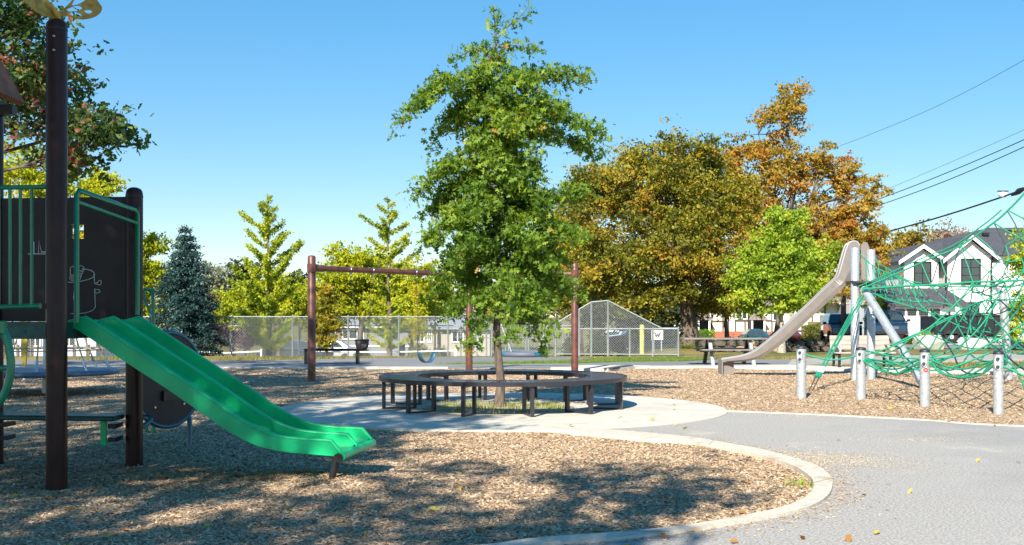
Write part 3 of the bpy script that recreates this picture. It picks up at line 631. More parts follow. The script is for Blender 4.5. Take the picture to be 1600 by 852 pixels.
T3 = [ # name,label,px base,d,lobes,n,leaf,pal,trunk,clumps,cr,kw
 ("maple_tree", "golden yellow maple behind the play tower at the left edge", 40, 46, [(30, 270, 60, 60, 0), (110, 290, 60, 50, 1), (160, 310, 40, 50, 0), (60, 360, 90, 60, 0), (-40, 260, 60, 70, 1), (130, 400, 70, 60, 0), (0, 460, 80, 60, 0)], 30000, .17, 'yellow', .22, 90, .62, {}),
 ("maple_tree", "yellow green tree between the brown post and the blue spruce", 226, 48, [(228, 400, 34, 48, 0), (245, 440, 30, 40, 1), (215, 480, 35, 50, 0)], 14000, .15, 'yellow', .15, 40, .5, dict(tbase=.35)),
 ("hornbeam_tree", "low spreading yellow green tree round the foot of the first ginkgo", 436, 50, [(400, 470, 42, 26, 0), (450, 475, 40, 24, 0), (425, 455, 34, 18, 0), (370, 480, 26, 22, 0)], 20000, .16, 'yellow', .14, 70, .5, dict(tbase=.35)),
 ("willow_tree", "grey green tree showing behind the right side of the spruce", 332, 66, [(330, 440, 20, 38, 0), (345, 470, 24, 40, 0), (320, 490, 30, 40, 0)], 9000, .2, 'grey', .15, 26, .7, {}),
 ("plum_tree", "dark purple plum tree left of the first ginkgo", 365, 60, [(362, 470, 20, 20, 0), (350, 510, 30, 26, 0), (385, 520, 24, 20, 0)], 8000, .17, 'plum', .10, 30, .7, {}),
 ("far_tree", "dark tree top peeping over the plum tree", 380, 90, [(372, 428, 26, 14, 0), (385, 450, 30, 20, 0)], 5000, .3, 'dark', .2, 22, 1.0, {}),
 ("far_tree", "dark tree seen between the first ginkgo and the swing post", 468, 90, [(462, 448, 26, 14, 0), (470, 470, 30, 20, 0)], 5000, .3, 'dark', .2, 22, 1.0, {}),
 ("hornbeam_tree", "wide yellow tree behind the swing beam", 560, 52, [(540, 430, 46, 40, 0), (515, 470, 36, 40, 0), (590, 450, 50, 50, 1), (640, 470, 50, 45, 0), (560, 412, 40, 20, 0), (680, 455, 40, 40, 1), (600, 480, 70, 26, 0)], 60000, .17, 'yellow', .22, 170, .62, dict(tbase=.42)),
 ("beech_tree", "small olive tree standing at the fence between the swing post and bucket swing", 510, 40.5, [(508, 490, 20, 26, 0), (505, 520, 22, 20, 0), (512, 470, 12, 20, 0)], 6500, .11, 'olive', .06, 30, .28, {}),
 ("sapling", "thin yellowish sapling behind the belt swing", 652, 41, [(652, 470, 12, 24, 0), (655, 500, 18, 22, 0), (650, 520, 14, 14, 0)], 2600, .10, 'yellow', .035, 26, .25, dict(tbase=.75)),
 ("oak_tree", "huge olive and gold tree right of the young oak with a thick dark trunk", 1075, 47, [(1010, 300, 80, 70, 0), (940, 320, 55, 60, 1), (1080, 270, 60, 55, 0), (1010, 250, 30, 30, 0), (1060, 250, 40, 40, 0), (960, 400, 70, 60, -1), (1050, 390, 80, 70, -1.5), (930, 440, 55, 40, 1), (1110, 400, 70, 60, 0), (1130, 320, 55, 60, 1), (1000, 460, 60, 35, -1), (1110, 450, 80, 35, -1), (900, 380, 40, 60, 1), (1120, 270, 30, 46, 1), (1090, 330, 60, 60, 0), (910, 290, 36, 30, 1)], 112000, .145, 'olive', .42, 380, .62, dict(tbase=.37, tvar=.27, shell=.62)),
 ("oak_tree", "dark olive tree behind the backstop fence", 905, 54, [(905, 440, 50, 55, 0), (870, 420, 40, 50, 1), (950, 470, 60, 30, 0), (890, 350, 40, 50, 2)], 22000, .18, 'olive', .22, 70, .7, dict(tbase=.25)),
 ("maple_tree", "tall sparse orange tree rising above all the others on the right", 1215, 56, [(1235, 180, 30, 55, 0), (1185, 210, 34, 50, 0), (1160, 250, 30, 40, 1), (1240, 250, 50, 40, 0), (1210, 300, 60, 45, 0), (1290, 260, 30, 35, 0), (1300, 330, 55, 50, 0), (1335, 280, 30, 40, 1), (1350, 350, 36, 40, 0), (1260, 380, 80, 50, 0), (1345, 410, 45, 45, 0), (1180, 380, 70, 50, 0), (1300, 450, 60, 30, 0), (1360, 300, 20, 30, 0), (1375, 380, 26, 34, 0), (1320, 380, 50, 50, 0), (1160, 310, 40, 50, 0), (1140, 350, 40, 50, 1), (1240, 150, 18, 26, 0), (1150, 270, 26, 44, 0)], 72000, .165, 'rust', .20, 400, .46, dict(tbase=.55, tvar=.26, shell=.7)),
 ("maple_tree", "bright yellow green maple in front of the orange tree", 1221, 41, [(1220, 350, 34, 45, 0), (1225, 400, 60, 40, 0), (1180, 420, 40, 40, .5), (1265, 410, 38, 45, .5), (1215, 455, 66, 38, -.5), (1250, 445, 50, 40, 0), (1170, 460, 34, 26, 0)], 34000, .14, 'lime', .13, 150, .46, dict(tbase=.5, tvar=.24, bark=None)),
 ("maple_tree", "small orange tree low behind the metal slide", 1135, 48.5, [(1150, 455, 40, 30, 0), (1120, 470, 50, 26, 0)], 9000, .16, 'rust', .14, 34, .5, dict(tbase=.3)),
 ("far_tree", "orange brown tree row left of the white house roof", 1405, 95, [(1395, 385, 40, 22, 0), (1440, 385, 40, 20, 0), (1400, 430, 40, 40, 0), (1360, 440, 40, 50, 0)], 16000, .34, 'rust', .3, 60, 1.1, dict(tbase=.25)),
 ("far_tree", "bare twiggy pinkish tree behind the white house roof", 1490, 110, [(1490, 372, 34, 20, 0), (1510, 385, 34, 20, 0), (1470, 385, 30, 18, 0)], 4200, .30, 'twig', .3, 80, .9, dict(tbase=.5)),
 ("birch_tree", "yellow green tree at the right edge beside the white house", 1612, 44, [(1600, 420, 18, 40, 0), (1608, 480, 26, 40, 0), (1600, 380, 12, 30, 0), (1640, 400, 40, 90, 0), (1598, 520, 22, 24, 0)], 14000, .14, 'lime', .12, 70, .4, dict(tbase=.6)),
 ("hazel_bush", "low green bush at the garage corner of the white house", 1370, 61, [(1372, 478, 12, 10, 0), (1374, 500, 14, 16, 0)], 4000, .16, 'lime', .05, 20, .35, dict(cat="bush")),
 ("beech_tree", "dark leafy tree far behind the backstop fence", 985, 66, [(985, 480, 60, 40, 0), (1030, 490, 50, 30, 0), (930, 490, 40, 30, 0)], 14000, .24, 'dark', .22, 50, .9, {}),
 ("plum_tree", "purple brown tree left of the half timbered house", 1038, 80, [(1035, 495, 26, 20, 0), (1055, 480, 24, 18, 0)], 5000, .24, 'plum', .16, 22, .8, {}),
 ("far_tree", "dark tree line behind the grey bungalow", 700, 105, [(640, 478, 70, 26, 0), (740, 470, 80, 30, 0), (830, 475, 60, 30, 0), (560, 480, 60, 26, 0), (460, 490, 60, 22, 0)], 16000, .4, 'dark', .3, 70, 1.5, {}),
 ("far_tree", "dark tree far off at the left edge under the play tower", 60, 90, [(20, 480, 60, 40, 0), (120, 500, 60, 35, 0), (220, 505, 50, 30, 0)], 12000, .4, 'dark', .3, 50, 1.4, {}),
]
for nm, lab, bpx, d, L_, n, ls, pal, tr, cl, cr, kw in T3:
    kw = dict(kw); kw['bark'] = kw.get('bark') or (M_bark_dark if tr > .15 else M_bark_pale if pal == 'lime' else M_bark)
    lobe_tree(nm, lab, gb(bpx, d), lobes_px(L_, d), n, ls, pal, tr, clumps=cl, cr=cr, **kw)
# ================================================================== playground equipment
M_brown = mat("brown_post_paint", (.034, .010, .008), .38, spec=.28, coat=.06, var=.25, vscale=6, bump=.02, bscale=5)
M_brown2 = mat("brown_swing_paint", (.11, .038, .028), .42, var=.3, vscale=7, coat=.2)
M_green = mat("green_slide_plastic", (.006, .54, .20), .38, spec=.4, coat=.12, var=.14, vscale=4, bump=.03, bscale=30)
M_gtube = mat("green_tube_paint", (.004, .22, .11), .28, spec=.5, coat=.3, var=.1)
M_teal = mat("dark_teal_deck", (.004, .07, .065), .42, var=.3, vscale=14, bump=.1)
M_tealt = mat("teal_tube_paint", (.01, .10, .13), .3, coat=.4)
M_panel = mat("brown_play_panel", (.032, .018, .018), .55, var=.25, vscale=3, bump=.05, bscale=90)
M_black = mat("black_metal", (.012, .013, .014), .45)
M_bolt = mat("steel_bolt", (.5, .5, .5), .35, 1.)
M_white = mat("white_engraving", (.62, .63, .58), .6)
M_gold = mat("gold_panel", (.42, .27, .04), .45, var=.3, vscale=20, bump=.1)
M_galv = mat("galvanised_steel", (.50, .54, .57), .42, .55, var=.16, vscale=26, bump=.03, bscale=60, detail=8)
M_roof = mat("brown_plastic_roof", (.24, .09, .045), .8, var=.2)

# ---- tower
A = Vector((-3.61, 8.88, 0)); B = Vector((-3.45, 10.23, 0)); E1 = (B - A).normalized(); E0 = Vector((-E1.y, E1.x, 0)) ; E0 = E0 if E0.x < 0 else -E0
Dp = B + E0 * 1.36; Cp = A + E0 * 1.36
tower = thing("play_tower", "dark brown play tower with green rails, picture panel and deck at the left edge", "play tower", A)
def post(p, z, r):
    mb = MB(); mb.lathe((p.x, p.y, 0), [(r, -.06), (r, z - .06), (r * .93, z - .03), (r * .72, z - .008), (r * .35, z + .004), (0, z + .007)], 28)
    o = mb.obj("post", M_brown, tower)
    rb = MB(); rb.lathe((p.x, p.y, 0), [(r + .003, z - .085), (r + .003, z - .075)], 28); rb.obj("cap_ring", M_black, o); return o
pa = post(A, 3.70, .081); pb = post(B, 2.52, .077); post(Cp, 3.35, .08); post(Dp, 3.3, .078)
for z in (3.55, 3.44): mb = MB(); mb.lathe((A.x + .012, A.y - .080, z), [(0, -.012), (.011, -.008), (.011, 0), (0, .0)], 10, axis='Y'); mb.obj("bolt", M_bolt, pa)
# deck
mb = MB(); q = [A + E0 * .05, B + E0 * .05, Dp - E0 * .05, Cp - E0 * .05]; dz = 1.235
mb.prism([(p.x, p.y, dz) for p in q], (0, 0, 0), (0, 0, .045)); mb.obj("deck", M_teal, tower)
mb = MB(); 
for a, b in ((A, Cp), (B, Dp), (A, B), (Cp, Dp)):
    c = (a + b) / 2; L = (b - a).length - .16; ang = math.atan2((b - a).y, (b - a).x); mb.box((c.x, c.y, dz - .03 + .027), (L, .03, .13), ang)
for a, b in ((A, Cp),):
    for f in (.2, .32, .5, .62, .8):
        c = a.lerp(b, f); mb.box((c.x, c.y - .018, dz - .005), (.035, .012, .02), 0)
mb.obj("deck_edge", M_teal, tower)
# rail between A and C (bars)
def tube_obj(name, pts, r, m, parent, n=10, sm=0): 
    mb = MB(); mb.tube(smooth_path(pts, sm) if sm else pts, r, n); return mb.obj(name, m, parent)
def AC(f, z, off=0): p = A.lerp(Cp, f); return (p.x, p.y + off, z)
tube_obj("top_rail", [AC(.06, 2.375), AC(.95, 2.375)], .019, M_gtube, tower)
tube_obj("bottom_rail", [AC(.10, 1.43), AC(.40, 1.42), AC(.45, 1.43), AC(.94, 1.43)], .022, M_gtube, tower)
for f in (.155, .225, .29, .36): tube_obj("bar", [AC(f, 1.44), AC(f, 2.37)], .014, M_gtube, tower, 8)
for f in (.58, .68, .78, .88): tube_obj("bar", [AC(f, 1.44), AC(f, 2.37)], .014, M_gtube, tower, 8)
tube_obj("climber_arch", [AC(.405, 1.42, -.04), AC(.405, 2.5, -.04), AC(.43, 2.85, -.04), AC(.52, 3.02, -.04), AC(.62, 2.85, -.04), AC(.64, 1.42, -.04)], .026, M_gtube, tower, 12, 5)
# slide hood rails between A and B
def AB(f, z, off=.09): p = A.lerp(B, f) + Vector((off, 0, 0)); return (p.x, p.y, z)
hood = tube_obj("hood_rail", [AB(.10, 1.30), AB(.10, 2.33), AB(.13, 2.365), AB(.86, 2.30), AB(.90, 2.27), AB(.90, 1.36)], .021, M_gtube, tower, 10)
tube_obj("hood_bar", [AB(.10, 2.27), AB(.90, 2.185)], .017, M_gtube, hood, 8)
mb = MB(); mb.box(AB(.93, 1.36), (.05, .05, .09)); mb.box(AB(.93, 2.31, .06), (.06, .06, .05)); mb.obj("clamp", M_black, hood)
# picture panel between B and D, with a window cut
def BD(f, z, off=0): p = (B - E0 * 0).lerp(Dp, f); return Vector((p.x, p.y + off, z))
pn = MB(); zz0, zz1 = 1.30, 2.44
f_w0, f_w1, zw0, zw1 = .355, .44, 2.06, 2.19
for (fa, fb, za, zb) in ((.06, f_w0, zz0, zz1), (f_w1, .95, zz0, zz1), (f_w0, f_w1, zz0, zw0), (f_w0, f_w1, zw1, zz1)):
    q = [BD(fa, za), BD(fb, za), BD(fb, zb), BD(fa, zb)]; pn.prism(q, (0, -.012, 0), (0, .012, 0))
panel = pn.obj("picture_panel", M_panel, tower)
def eng(pts, r=.0045, m=M_white):
    e = MB(); e.tube(pts, r, 5); return e
def panel_px(px, py):
    # a spot of the panel's front face seen at this pixel
    q = (px - 800) / F; b0 = B + Vector((0, -.0135, 0)); dv = Dp - B
    s = (q * b0.y - b0.x) / (dv.x - q * dv.y); p = b0 + dv * s; return Vector((p.x, p.y, EYE - (py - HZ) * p.y / F))
eg = MB()
def line(ps, r=.0042): eg.tube([panel_px(*p) for p in ps], r, 5)
line([(104, 441), (112, 441.5), (125, 440), (138, 437), (145, 434), (148, 430), (147, 426), (143, 423), (135, 421), (128, 420.5)])
line([(147, 428), (147.5, 434), (148, 443), (153, 441)]); line([(147.5, 443), (150, 444), (152, 444)]); line([(153, 441), (155, 438), (158.5, 440), (158, 444), (155, 446), (152, 444)])
line([(148, 452), (149, 480)]); line([(149, 480), (145, 485), (135, 489), (122, 490.5), (110, 490)]); line([(148, 452), (155, 453), (157, 456), (151, 459), (148, 455)])
line([(119, 446), (122, 455), (119, 463), (118, 470), (116, 487)]); line([(119, 446), (116, 455), (115, 465), (116, 470)])
for cx_ in (113, 122): line([(cx_ + 4.2 * math.cos(a), 434 + 4.2 * math.sin(a)) for a in np.linspace(0, 6.28, 13)], .0036); line([(cx_ + 1.8 * math.cos(a), 434 + 1.8 * math.sin(a)) for a in np.linspace(0, 6.28, 9)], .003)
line([(117.5, 434), (118, 425), (122, 416.5), (127, 415), (131, 417.5), (130, 423), (126, 433)]); line([(110, 430), (110, 418), (114, 416), (117, 420)])
line([(120, 422), (129, 424)]); line([(119, 426), (128, 428)])
line([(44, 397), (74, 397)], .006); line([(50, 397), (50, 378), (53, 378), (53, 397)], .006); line([(50, 398), (50, 405)], .008); line([(60, 396), (61, 376), (65, 395)], .004); line([(66, 394), (74, 394)], .007)
line([(112, 351), (118, 351)], .003); line([(112, 371), (118, 371)], .003)
eg.obj("engraved_drawing", M_white, panel, kind="stuff")
# low seat behind
seat = MB(); q0 = BD(.0, .40); 
s0 = BD(.06, .415, -.02); s1 = BD(1.0, .415, -.02); dv = Vector((0, -.30, 0))
seat.prism([s0, s1, s1 + dv, s0 + dv], (0, 0, 0), (0, 0, .045)); st_o = seat.obj("low_seat", M_teal, tower, bevel=.012)
for f in (.16, .92):
    p = BD(f, .30, -.2); m2 = MB(); m2.box((p.x, p.y, .30), (.055, .03, .23)); m2.obj("seat_bracket", M_green, st_o, bevel=.006)
    m2 = MB(); 
    for z in (.24, .36): m2.box((p.x + (.07 if f < .5 else .06), p.y + .1, z), (.07, .2, .04))
    m2.obj("clamp", M_black, st_o)
# curved climber at the very edge
cl = tube_obj("climber", [P(-30, 498, 8.3), P(0, 508, 8.3), P(12, 535, 8.3), P(17, 570, 8.3), P(13, 600, 8.3), P(3, 622, 8.3), P(-22, 655, 8.3), P(-40, 680, 8.3)], .03, M_gtube, tower, 12, 5)
tube_obj("rung", [P(15, 575, 8.3), P(-60, 578, 8.5)], .02, M_gtube, cl)
mb = MB(); mb.box(P(2, 512, 8.28), (.07, .05, .1)); mb.obj("clamp", M_gtube, cl, bevel=.008)
# roof
mb = MB()
def rp(px, py, d): return P(px, py, d)
e0 = rp(30, 163, 9.0); e1 = rp(30 - 6, 163, 10.9); ev = Vector((-.75, 0, 1.35)); 
xr_, zr_ = X(31, 10.7), Z(166, 10.7); e0, e1 = Vector((xr_, 9.6, zr_)), Vector((xr_, 10.7, zr_)); ev = Vector((-.45, 0, .80)); r0, r1 = e0 + ev, e1 + ev
l0, l1 = r0 + Vector((-.45, 0, -.80)), r1 + Vector((-.45, 0, -.80))
for a, b, c, d_ in ((e0, e1, r1, r0), (r0, r1, l1, l0)): mb.prism([a, b, c, d_], (0, 0, 0), (.05, 0, .03))
mb.obj("roof", M_roof, tower)
mb = MB(); mb.box((xr_ - .12, 10.15, zr_ - .035), (.2, 1.0, .04)); mb.box((Dp.x + .1, Dp.y - .05, 3.25), (.22, .1, .09)); mb.obj("roof_bracket", M_black, tower)

# butterfly on the tall post (flat metal with cut-outs)
def cut_panel(name, outer, holes, frame, thick, m, parent):
    cu = bpy.data.curves.new(name, 'CURVE'); cu.dimensions = '2D'; cu.fill_mode = 'BOTH'; cu.extrude = thick / 2; cu.resolution_u = 4
    for ring in [outer] + holes:
        sp = cu.splines.new('NURBS' if False else 'POLY'); ring = smooth_path([(x, y, 0) for x, y in ring + ring[:1]], 4)[:-1]
        sp.points.add(len(ring) - 1)
        for q, p in zip(sp.points, ring): q.co = (p.x, p.y, 0, 1)
        sp.use_cyclic_u = True
    o = bpy.data.objects.new(name, cu); COL.objects.link(o); bpy.context.view_layer.update(); dg = bpy.context.evaluated_depsgraph_get()
    me = bpy.data.meshes.new_from_object(o.evaluated_get(dg)); bpy.data.objects.remove(o); bpy.data.curves.remove(cu)
    me.transform(Matrix.Translation(-wloc(parent)) @ frame); me.materials.clear(); me.materials.append(m); return link(name, me, parent, wloc(parent))
bf_ = thing("butterfly_ornament", "gold metal butterfly on top of the tall brown post", "ornament", (A.x, A.y, 3.71))
OX = 90; sc_ = 8.88 / F
def fr(ax, ay, org): # local x-> ax, y-> ay
    az = ax.cross(ay).normalized(); Mx = Matrix((ax, ay, az)).transposed().to_4x4(); return Matrix.Translation(org) @ Mx
def pxy(L_, k=1): return [((x - 92) * sc_ * k, (29 - y) * sc_) for x, y in L_]
rot = R(18)
axr = Vector((math.cos(rot), math.sin(rot), .0)); k_ = 1 / math.cos(rot)
org = Vector((-3.59, 8.88, 3.725))
cut_panel("wing", pxy([(92, 23), (102, 12), (112, -2), (118, -22), (128, -34), (138, -30), (142, -12), (146, 0), (152, 10), (148, 20), (138, 27), (122, 31), (104, 28), (94, 28)], k_),
          [pxy([(104, 24), (112, 20), (120, 22), (124, 25), (114, 27)], k_), pxy([(102, 17), (116, 10), (124, 13), (118, 18), (106, 20)], k_), pxy([(126, 17), (134, 15), (138, 18), (132, 21)], k_), pxy([(110, 8), (122, -16), (132, -22), (134, -8), (124, 4), (112, 10)], k_)],
          fr(axr, Vector((0, 0, 1)), org), .008, M_gold, bf_)
axl = Vector((-math.cos(R(70)), -math.sin(R(70)), 0)); axl = Vector((-.62, -.78, 0)).normalized()
cut_panel("wing", [(0, .0), (.06, .12), (.22, .33), (.32, .40), (.38, .34), (.36, .22), (.30, .10), (.2, .0), (.08, -.03)], [[(.1, .12), (.2, .26), (.28, .3), (.28, .2), (.18, .12)]],
          fr(axl, Vector((-.28, .1, .95)).normalized(), org), .008, M_gold, bf_)
mb = MB(); mb.tube([org + Vector((-.01, 0, -.03)), org + Vector((0, -.03, .0)), org + Vector((-.03, -.1, .08))], [.022, .026, .012], 8); mb.tube([org + Vector((-.02, 0, 0)), org + Vector((-.08, 0, .08)), org + Vector((-.15, 0, .14))], .006, 5); mb.obj("body", M_gold, bf_)

# ---- green double slide
S0 = Vector((-3.49, 9.11)); DX = Vector((.991, -.13)); WX = Vector((.13, .991))
def s_of(px): q = (px - 800) / F; return (S0.y * q - S0.x) / (DX.x - DX.y * q)
def sz(px, py): s = s_of(px); return (s, EYE - (py - HZ) * (S0.y + DX.y * s) / F)
topp = [sz(*p) for p in [(106, 504.5), (135, 497), (182, 528), (227, 557.5), (297, 603), (339, 631), (368, 651.5), (400, 669.5), (434, 682), (471.5, 687), (517, 689.3)]]
botp = [sz(*p) for p in [(106, 508), (125, 517), (156, 538), (201, 568), (255, 603), (297, 632), (339, 661), (368, 680), (405, 697), (443, 705.5), (490, 710), (530, 713)]]
def sp(s, w_, z): return Vector((S0.x + DX.x * s + WX.x * w_, S0.y + DX.y * s + WX.y * w_, z))
slide = thing("green_slide", "bright green double slide running down from the brown play tower to the wood chips", "slide", sp(2.1, .47, 0))
tp_s = smooth_path([(s, 0, z) for s, z in topp[1:]], 5); bt_s = smooth_path([(s, 0, z) for s, z in botp[1:]], 5)
top_l = [(topp[0][0], topp[0][1])] + [(p.x, p.z) for p in tp_s]; bot_l = [(botp[0][0], botp[0][1])] + [(p.x, p.z) for p in bt_s]
for w0 in (0, .47, .94):
    mb = MB(); n = 60; sm = bot_l[-1][0]
    ss_ = np.linspace(top_l[0][0], sm, n); bz = np.interp(ss_, [a for a, b in bot_l], [b for a, b in bot_l]); tz = np.interp(ss_, [a for a, b in top_l] + [sm], [b for a, b in top_l] + [bot_l[-1][1] + .025])
    for w1, w2, sm_ in ((w0 - .016, w0 + .016, True),):
        vs = [];  
        for k in range(n):
            vs += [sp(ss_[k], w1, bz[k]), sp(ss_[k], w1, tz[k] - .008), sp(ss_[k], w1 + .008, tz[k]), sp(ss_[k], w2 - .008, tz[k]), sp(ss_[k], w2, tz[k] - .008), sp(ss_[k], w2, bz[k])]
        fs = [(6 * k + j, 6 * k + (j + 1) % 6, 6 * k + 6 + (j + 1) % 6, 6 * k + 6 + j) for k in range(n - 1) for j in range(6)] + [tuple(range(6)), tuple(range(6 * n - 6, 6 * n))]
        mb.add(vs, fs, False)
    wall = mb.obj("side_wall", M_green, slide)
    ed = MB(); pts = [sp(a, w0, b + .002) for a, b in top_l] + [sp(sm + .012, w0, bot_l[-1][1] + .03)]
    ed.tube(pts, .0175, 10); ed.obj("wall_rim", M_green, wall)
for w0 in (.0, .47):
    mb = MB(); n = 50; ss_ = np.linspace(bot_l[0][0], bot_l[-1][0], n); bz = np.interp(ss_, [a for a, b in bot_l], [b for a, b in bot_l]) + .012
    vs = []; cs = np.linspace(0, 1, 7)
    for k in range(n):
        for c in cs: vs.append(sp(ss_[k], w0 + .016 + .438 * c, bz[k] + .035 * (abs(c - .5) * 2) ** 3.2))
        for c in cs: vs.append(sp(ss_[k], w0 + .016 + .438 * c, bz[k] - .012))
    m_ = 14; fs = []
    for k in range(n - 1):
        for j in range(6): fs += [(m_ * k + j, m_ * k + j + 1, m_ * (k + 1) + j + 1, m_ * (k + 1) + j), (m_ * k + 7 + j, m_ * (k + 1) + 7 + j, m_ * (k + 1) + 8 + j, m_ * k + 8 + j)]
    mb.add(vs, fs, True); mb.obj("slide_bed", M_green, slide)
lz = bot_l[-1][1] + .01; sl = bot_l[-1][0]
mb = MB(); mb.tube([sp(sl + .02, -.02, lz - .012), sp(sl + .02, .96, lz - .012)], .034, 14); mb.obj("exit_lip", M_green, slide)
mb = MB(); mb.tube([sp(sl + .0, -.035, lz - .02), sp(sl + .0, -.02, lz - .02)], .037, 12); mb.tube([sp(sl - .03, .03, lz - .04), sp(sl - .09, .03, -.02)], .028, 8); mb.tube([sp(sl - .05, .03, lz - .05), sp(sl - .05, .9, lz - .05)], .022, 8)
mb.obj("foot", M_black, slide)

# ---- round play panel with teal hoop
C0 = P(263, 592, 11.3); C0.z = .71; ra = .475
pr = thing("round_play_panel", "round brown play panel in a teal tube hoop behind the green slide", "play panel", (C0.x, C0.y, 0))
ax = Vector((.46, .89, 0)).normalized(); nn = Vector((ax.y, -ax.x, 0))
def rc(a, r, o=0): return C0 + ax * (r * math.cos(a)) + Vector((0, 0, r * math.sin(a))) + nn * o
mb = MB(); N = 40; inner_cut = [rc(a, .17) + Vector((0, 0, .09)) for a in np.linspace(0, 2 * math.pi, N + 1)[:-1]]; outr = [rc(a, ra - .02) for a in np.linspace(0, 2 * math.pi, N + 1)[:-1]]
vs = [p + nn * .012 for p in outr] + [p + nn * .012 for p in inner_cut] + [p - nn * .012 for p in outr] + [p - nn * .012 for p in inner_cut]
fs = []
for k in range(N):
    j = (k + 1) % N; fs += [(k, j, N + j, N + k), (2 * N + k, 3 * N + k, 3 * N + j, 2 * N + j), (N + k, N + j, 3 * N + j, 3 * N + k)]
mb.add(vs, fs); disc = mb.obj("disc", M_panel, pr)
tube_obj("hoop", [rc(a, ra) for a in np.linspace(0, 2 * math.pi, 49)], .024, M_tealt, pr)
mb = MB(); q = C0 + Vector((0, 0, -.16)); mb.box(q + nn * .03, (.02, .2, .10), math.atan2(nn.y, nn.x)); mb.obj("tray", M_black, disc)
for a in (-2.2, -.9): mb = MB(); mb.tube([rc(a, .33, .010), rc(a, .33, .02)], .012, 8); mb.obj("bolt", M_bolt, disc)
tube_obj("leg", [rc(-.9, ra), P(290, 640, 11.6), P(296, 655, 11.55), Vector((X(296, 11.5), 11.5, -.05))], .026, M_tealt, pr, 10, 4)
tube_obj("leg", [rc(-2.3, ra), P(236, 655, 10.9), P(222, 668, 10.7), Vector((B.x + .05, B.y, .33))], .026, M_tealt, pr, 10, 4)
# small green hand hoop beyond
gh_ = thing("handhold_hoop", "small green tube handhold standing behind the brown post near the spruce", "handhold", (X(232, 13), 13, 0))
mb = MB(); mb.tube([P(226, 452, 13), P(238, 454, 13), P(239, 470, 13), Vector((X(240, 13), 13, -.05))], .022, 8); mb.tube([P(224, 452, 13.2), P(226, 470, 13.2), P(236, 490, 13.2), Vector((X(229, 13.2), 13.2, -.05))], .018, 8); mb.tube([P(226, 452, 13), P(224, 452, 13.2)], .018, 8)
mb.obj("hoop", M_gtube, gh_); mb = MB(); mb.tube([P(236, 490, 13.2), P(239, 500, 13)], .015, 6); mb.obj("rung", M_gtube, gh_)

# ---- spinner disc with ropes
SPc = Vector((X(72, 19.9), 19.9, 0)); M_disc = mat("blue_grey_spinner", (.10, .16, .24), .5, var=.2, vscale=10)
spn = thing("spinner", "blue grey round spinner platform with slanting ropes behind the play tower", "spinner", SPc)
mb = MB(); mb.lathe((SPc.x, SPc.y, .30), [(0, .0), (1.0, 0), (1.18, .01), (1.25, .045), (1.25, .075), (1.2, .10), (1.0, .105), (0, .11)], 48); mb.obj("platform", M_disc, spn)
mb = MB(); mb.lathe((SPc.x, SPc.y, 0), [(.07, -.05), (.07, .3)], 16); mb.lathe((SPc.x, SPc.y, 0), [(.05, .4), (.05, 2.6), (0, 2.63)], 16); mb.obj("mast", M_galv, spn)
M_rope_y = mat("tan_rope", (.42, .34, .22), .8, var=.3, vscale=60)
for k in range(8):
    a = k * math.pi / 4 + .25; mb = MB(); p = SPc + Vector((1.08 * math.cos(a), 1.08 * math.sin(a), .4)); mb.tube([p, SPc + Vector((.06 * math.cos(a), .06 * math.sin(a), 2.5))], .014, 6); ro = mb.obj("rope", M_rope_y, spn)
    mb = MB(); mb.tube([p - Vector((0, 0, .01)), p + (SPc + Vector((0, 0, 2.5)) - p).normalized() * .22], .024, 8); mb.obj("rope_ferrule", M_galv, ro)
for z, r_ in ((.75, .92), (1.15, .68)):
    tube_obj("ring_rope", [SPc + Vector((r_ * math.cos(a), r_ * math.sin(a), z)) for a in np.linspace(0, 2 * math.pi, 25)], .012, M_rope_y, spn, 6)
# yellow flag-like paddle beyond it
ypd = MB(); p0 = Vector((X(38, 24), 24, 0)); ypd.prism([P(35, 500, 24), P(44, 500, 24), P(42, 545, 24), P(40, 572, 24), P(34, 572, 24), P(32, 545, 24)], (0, 0, 0), (0, .05, 0)); 
ypt = thing("yellow_paddle", "yellow upright play paddle seen under the tower deck", "play post", p0); ypd.obj("paddle", mat("yellow_plastic", (.42, .34, .05), .5), ypt, bevel=.006); mb = MB(); mb.tube([Vector((X(37, 24), 24.02, -.05)), P(38, 572, 24.02)], .04, 8); mb.obj("leg", M_galv, ypt)

# ---- swings
SP1 = Vector((X(487, 23.6), 23.6, 0)); SP2 = Vector((X(733, 27.5), 27.5, 0)); SP3 = Vector((X(898, 26.8), 26.8, 0)); BZ = 2.36
swf = thing("swing_frame", "red brown swing frame of three posts and two beams behind the round bench", "swing frame", SP1)
for p, z, r_ in ((SP1, 2.62, .085), (SP2, 2.62, .085), (SP3, 2.62, .085)):
    mb = MB(); mb.lathe((p.x, p.y, 0), [(r_, -.06), (r_, z - .03), (r_ * .8, z), (0, z + .012)], 18); po = mb.obj("post", M_brown2, swf)
    mb = MB(); mb.lathe((p.x, p.y, BZ), [(r_ + .012, -.09), (r_ + .012, .09)], 18); mb.obj("collar", M_brown2, po)
def beam(a, b): 
    d_ = (b - a).normalized(); mb = MB(); z = Vector((0, 0, BZ)); mb.tube([a + z + d_ * .06, b + z - d_ * .06], .062, 14); mb.tube([a + z + d_ * .06, a + z + d_ * .32], .075, 14); return mb.obj("beam", M_brown2, swf)
b1 = beam(SP1, SP2); b2 = beam(SP2, SP3)
def on_line(a, b, px): 
    q = (px - 800) / F; dv = b - a; s = (q * a.y - a.x) / (dv.x - q * dv.y); return a + dv * s
def hanger(p, beam_o):
    mb = MB(); mb.lathe((p.x, p.y, BZ), [(.07, -.03), (.07, .03)], 12, axis='X'); mb.box((p.x, p.y, BZ - .09), (.03, .03, .08)); mb.obj("hanger", M_bolt, beam_o)
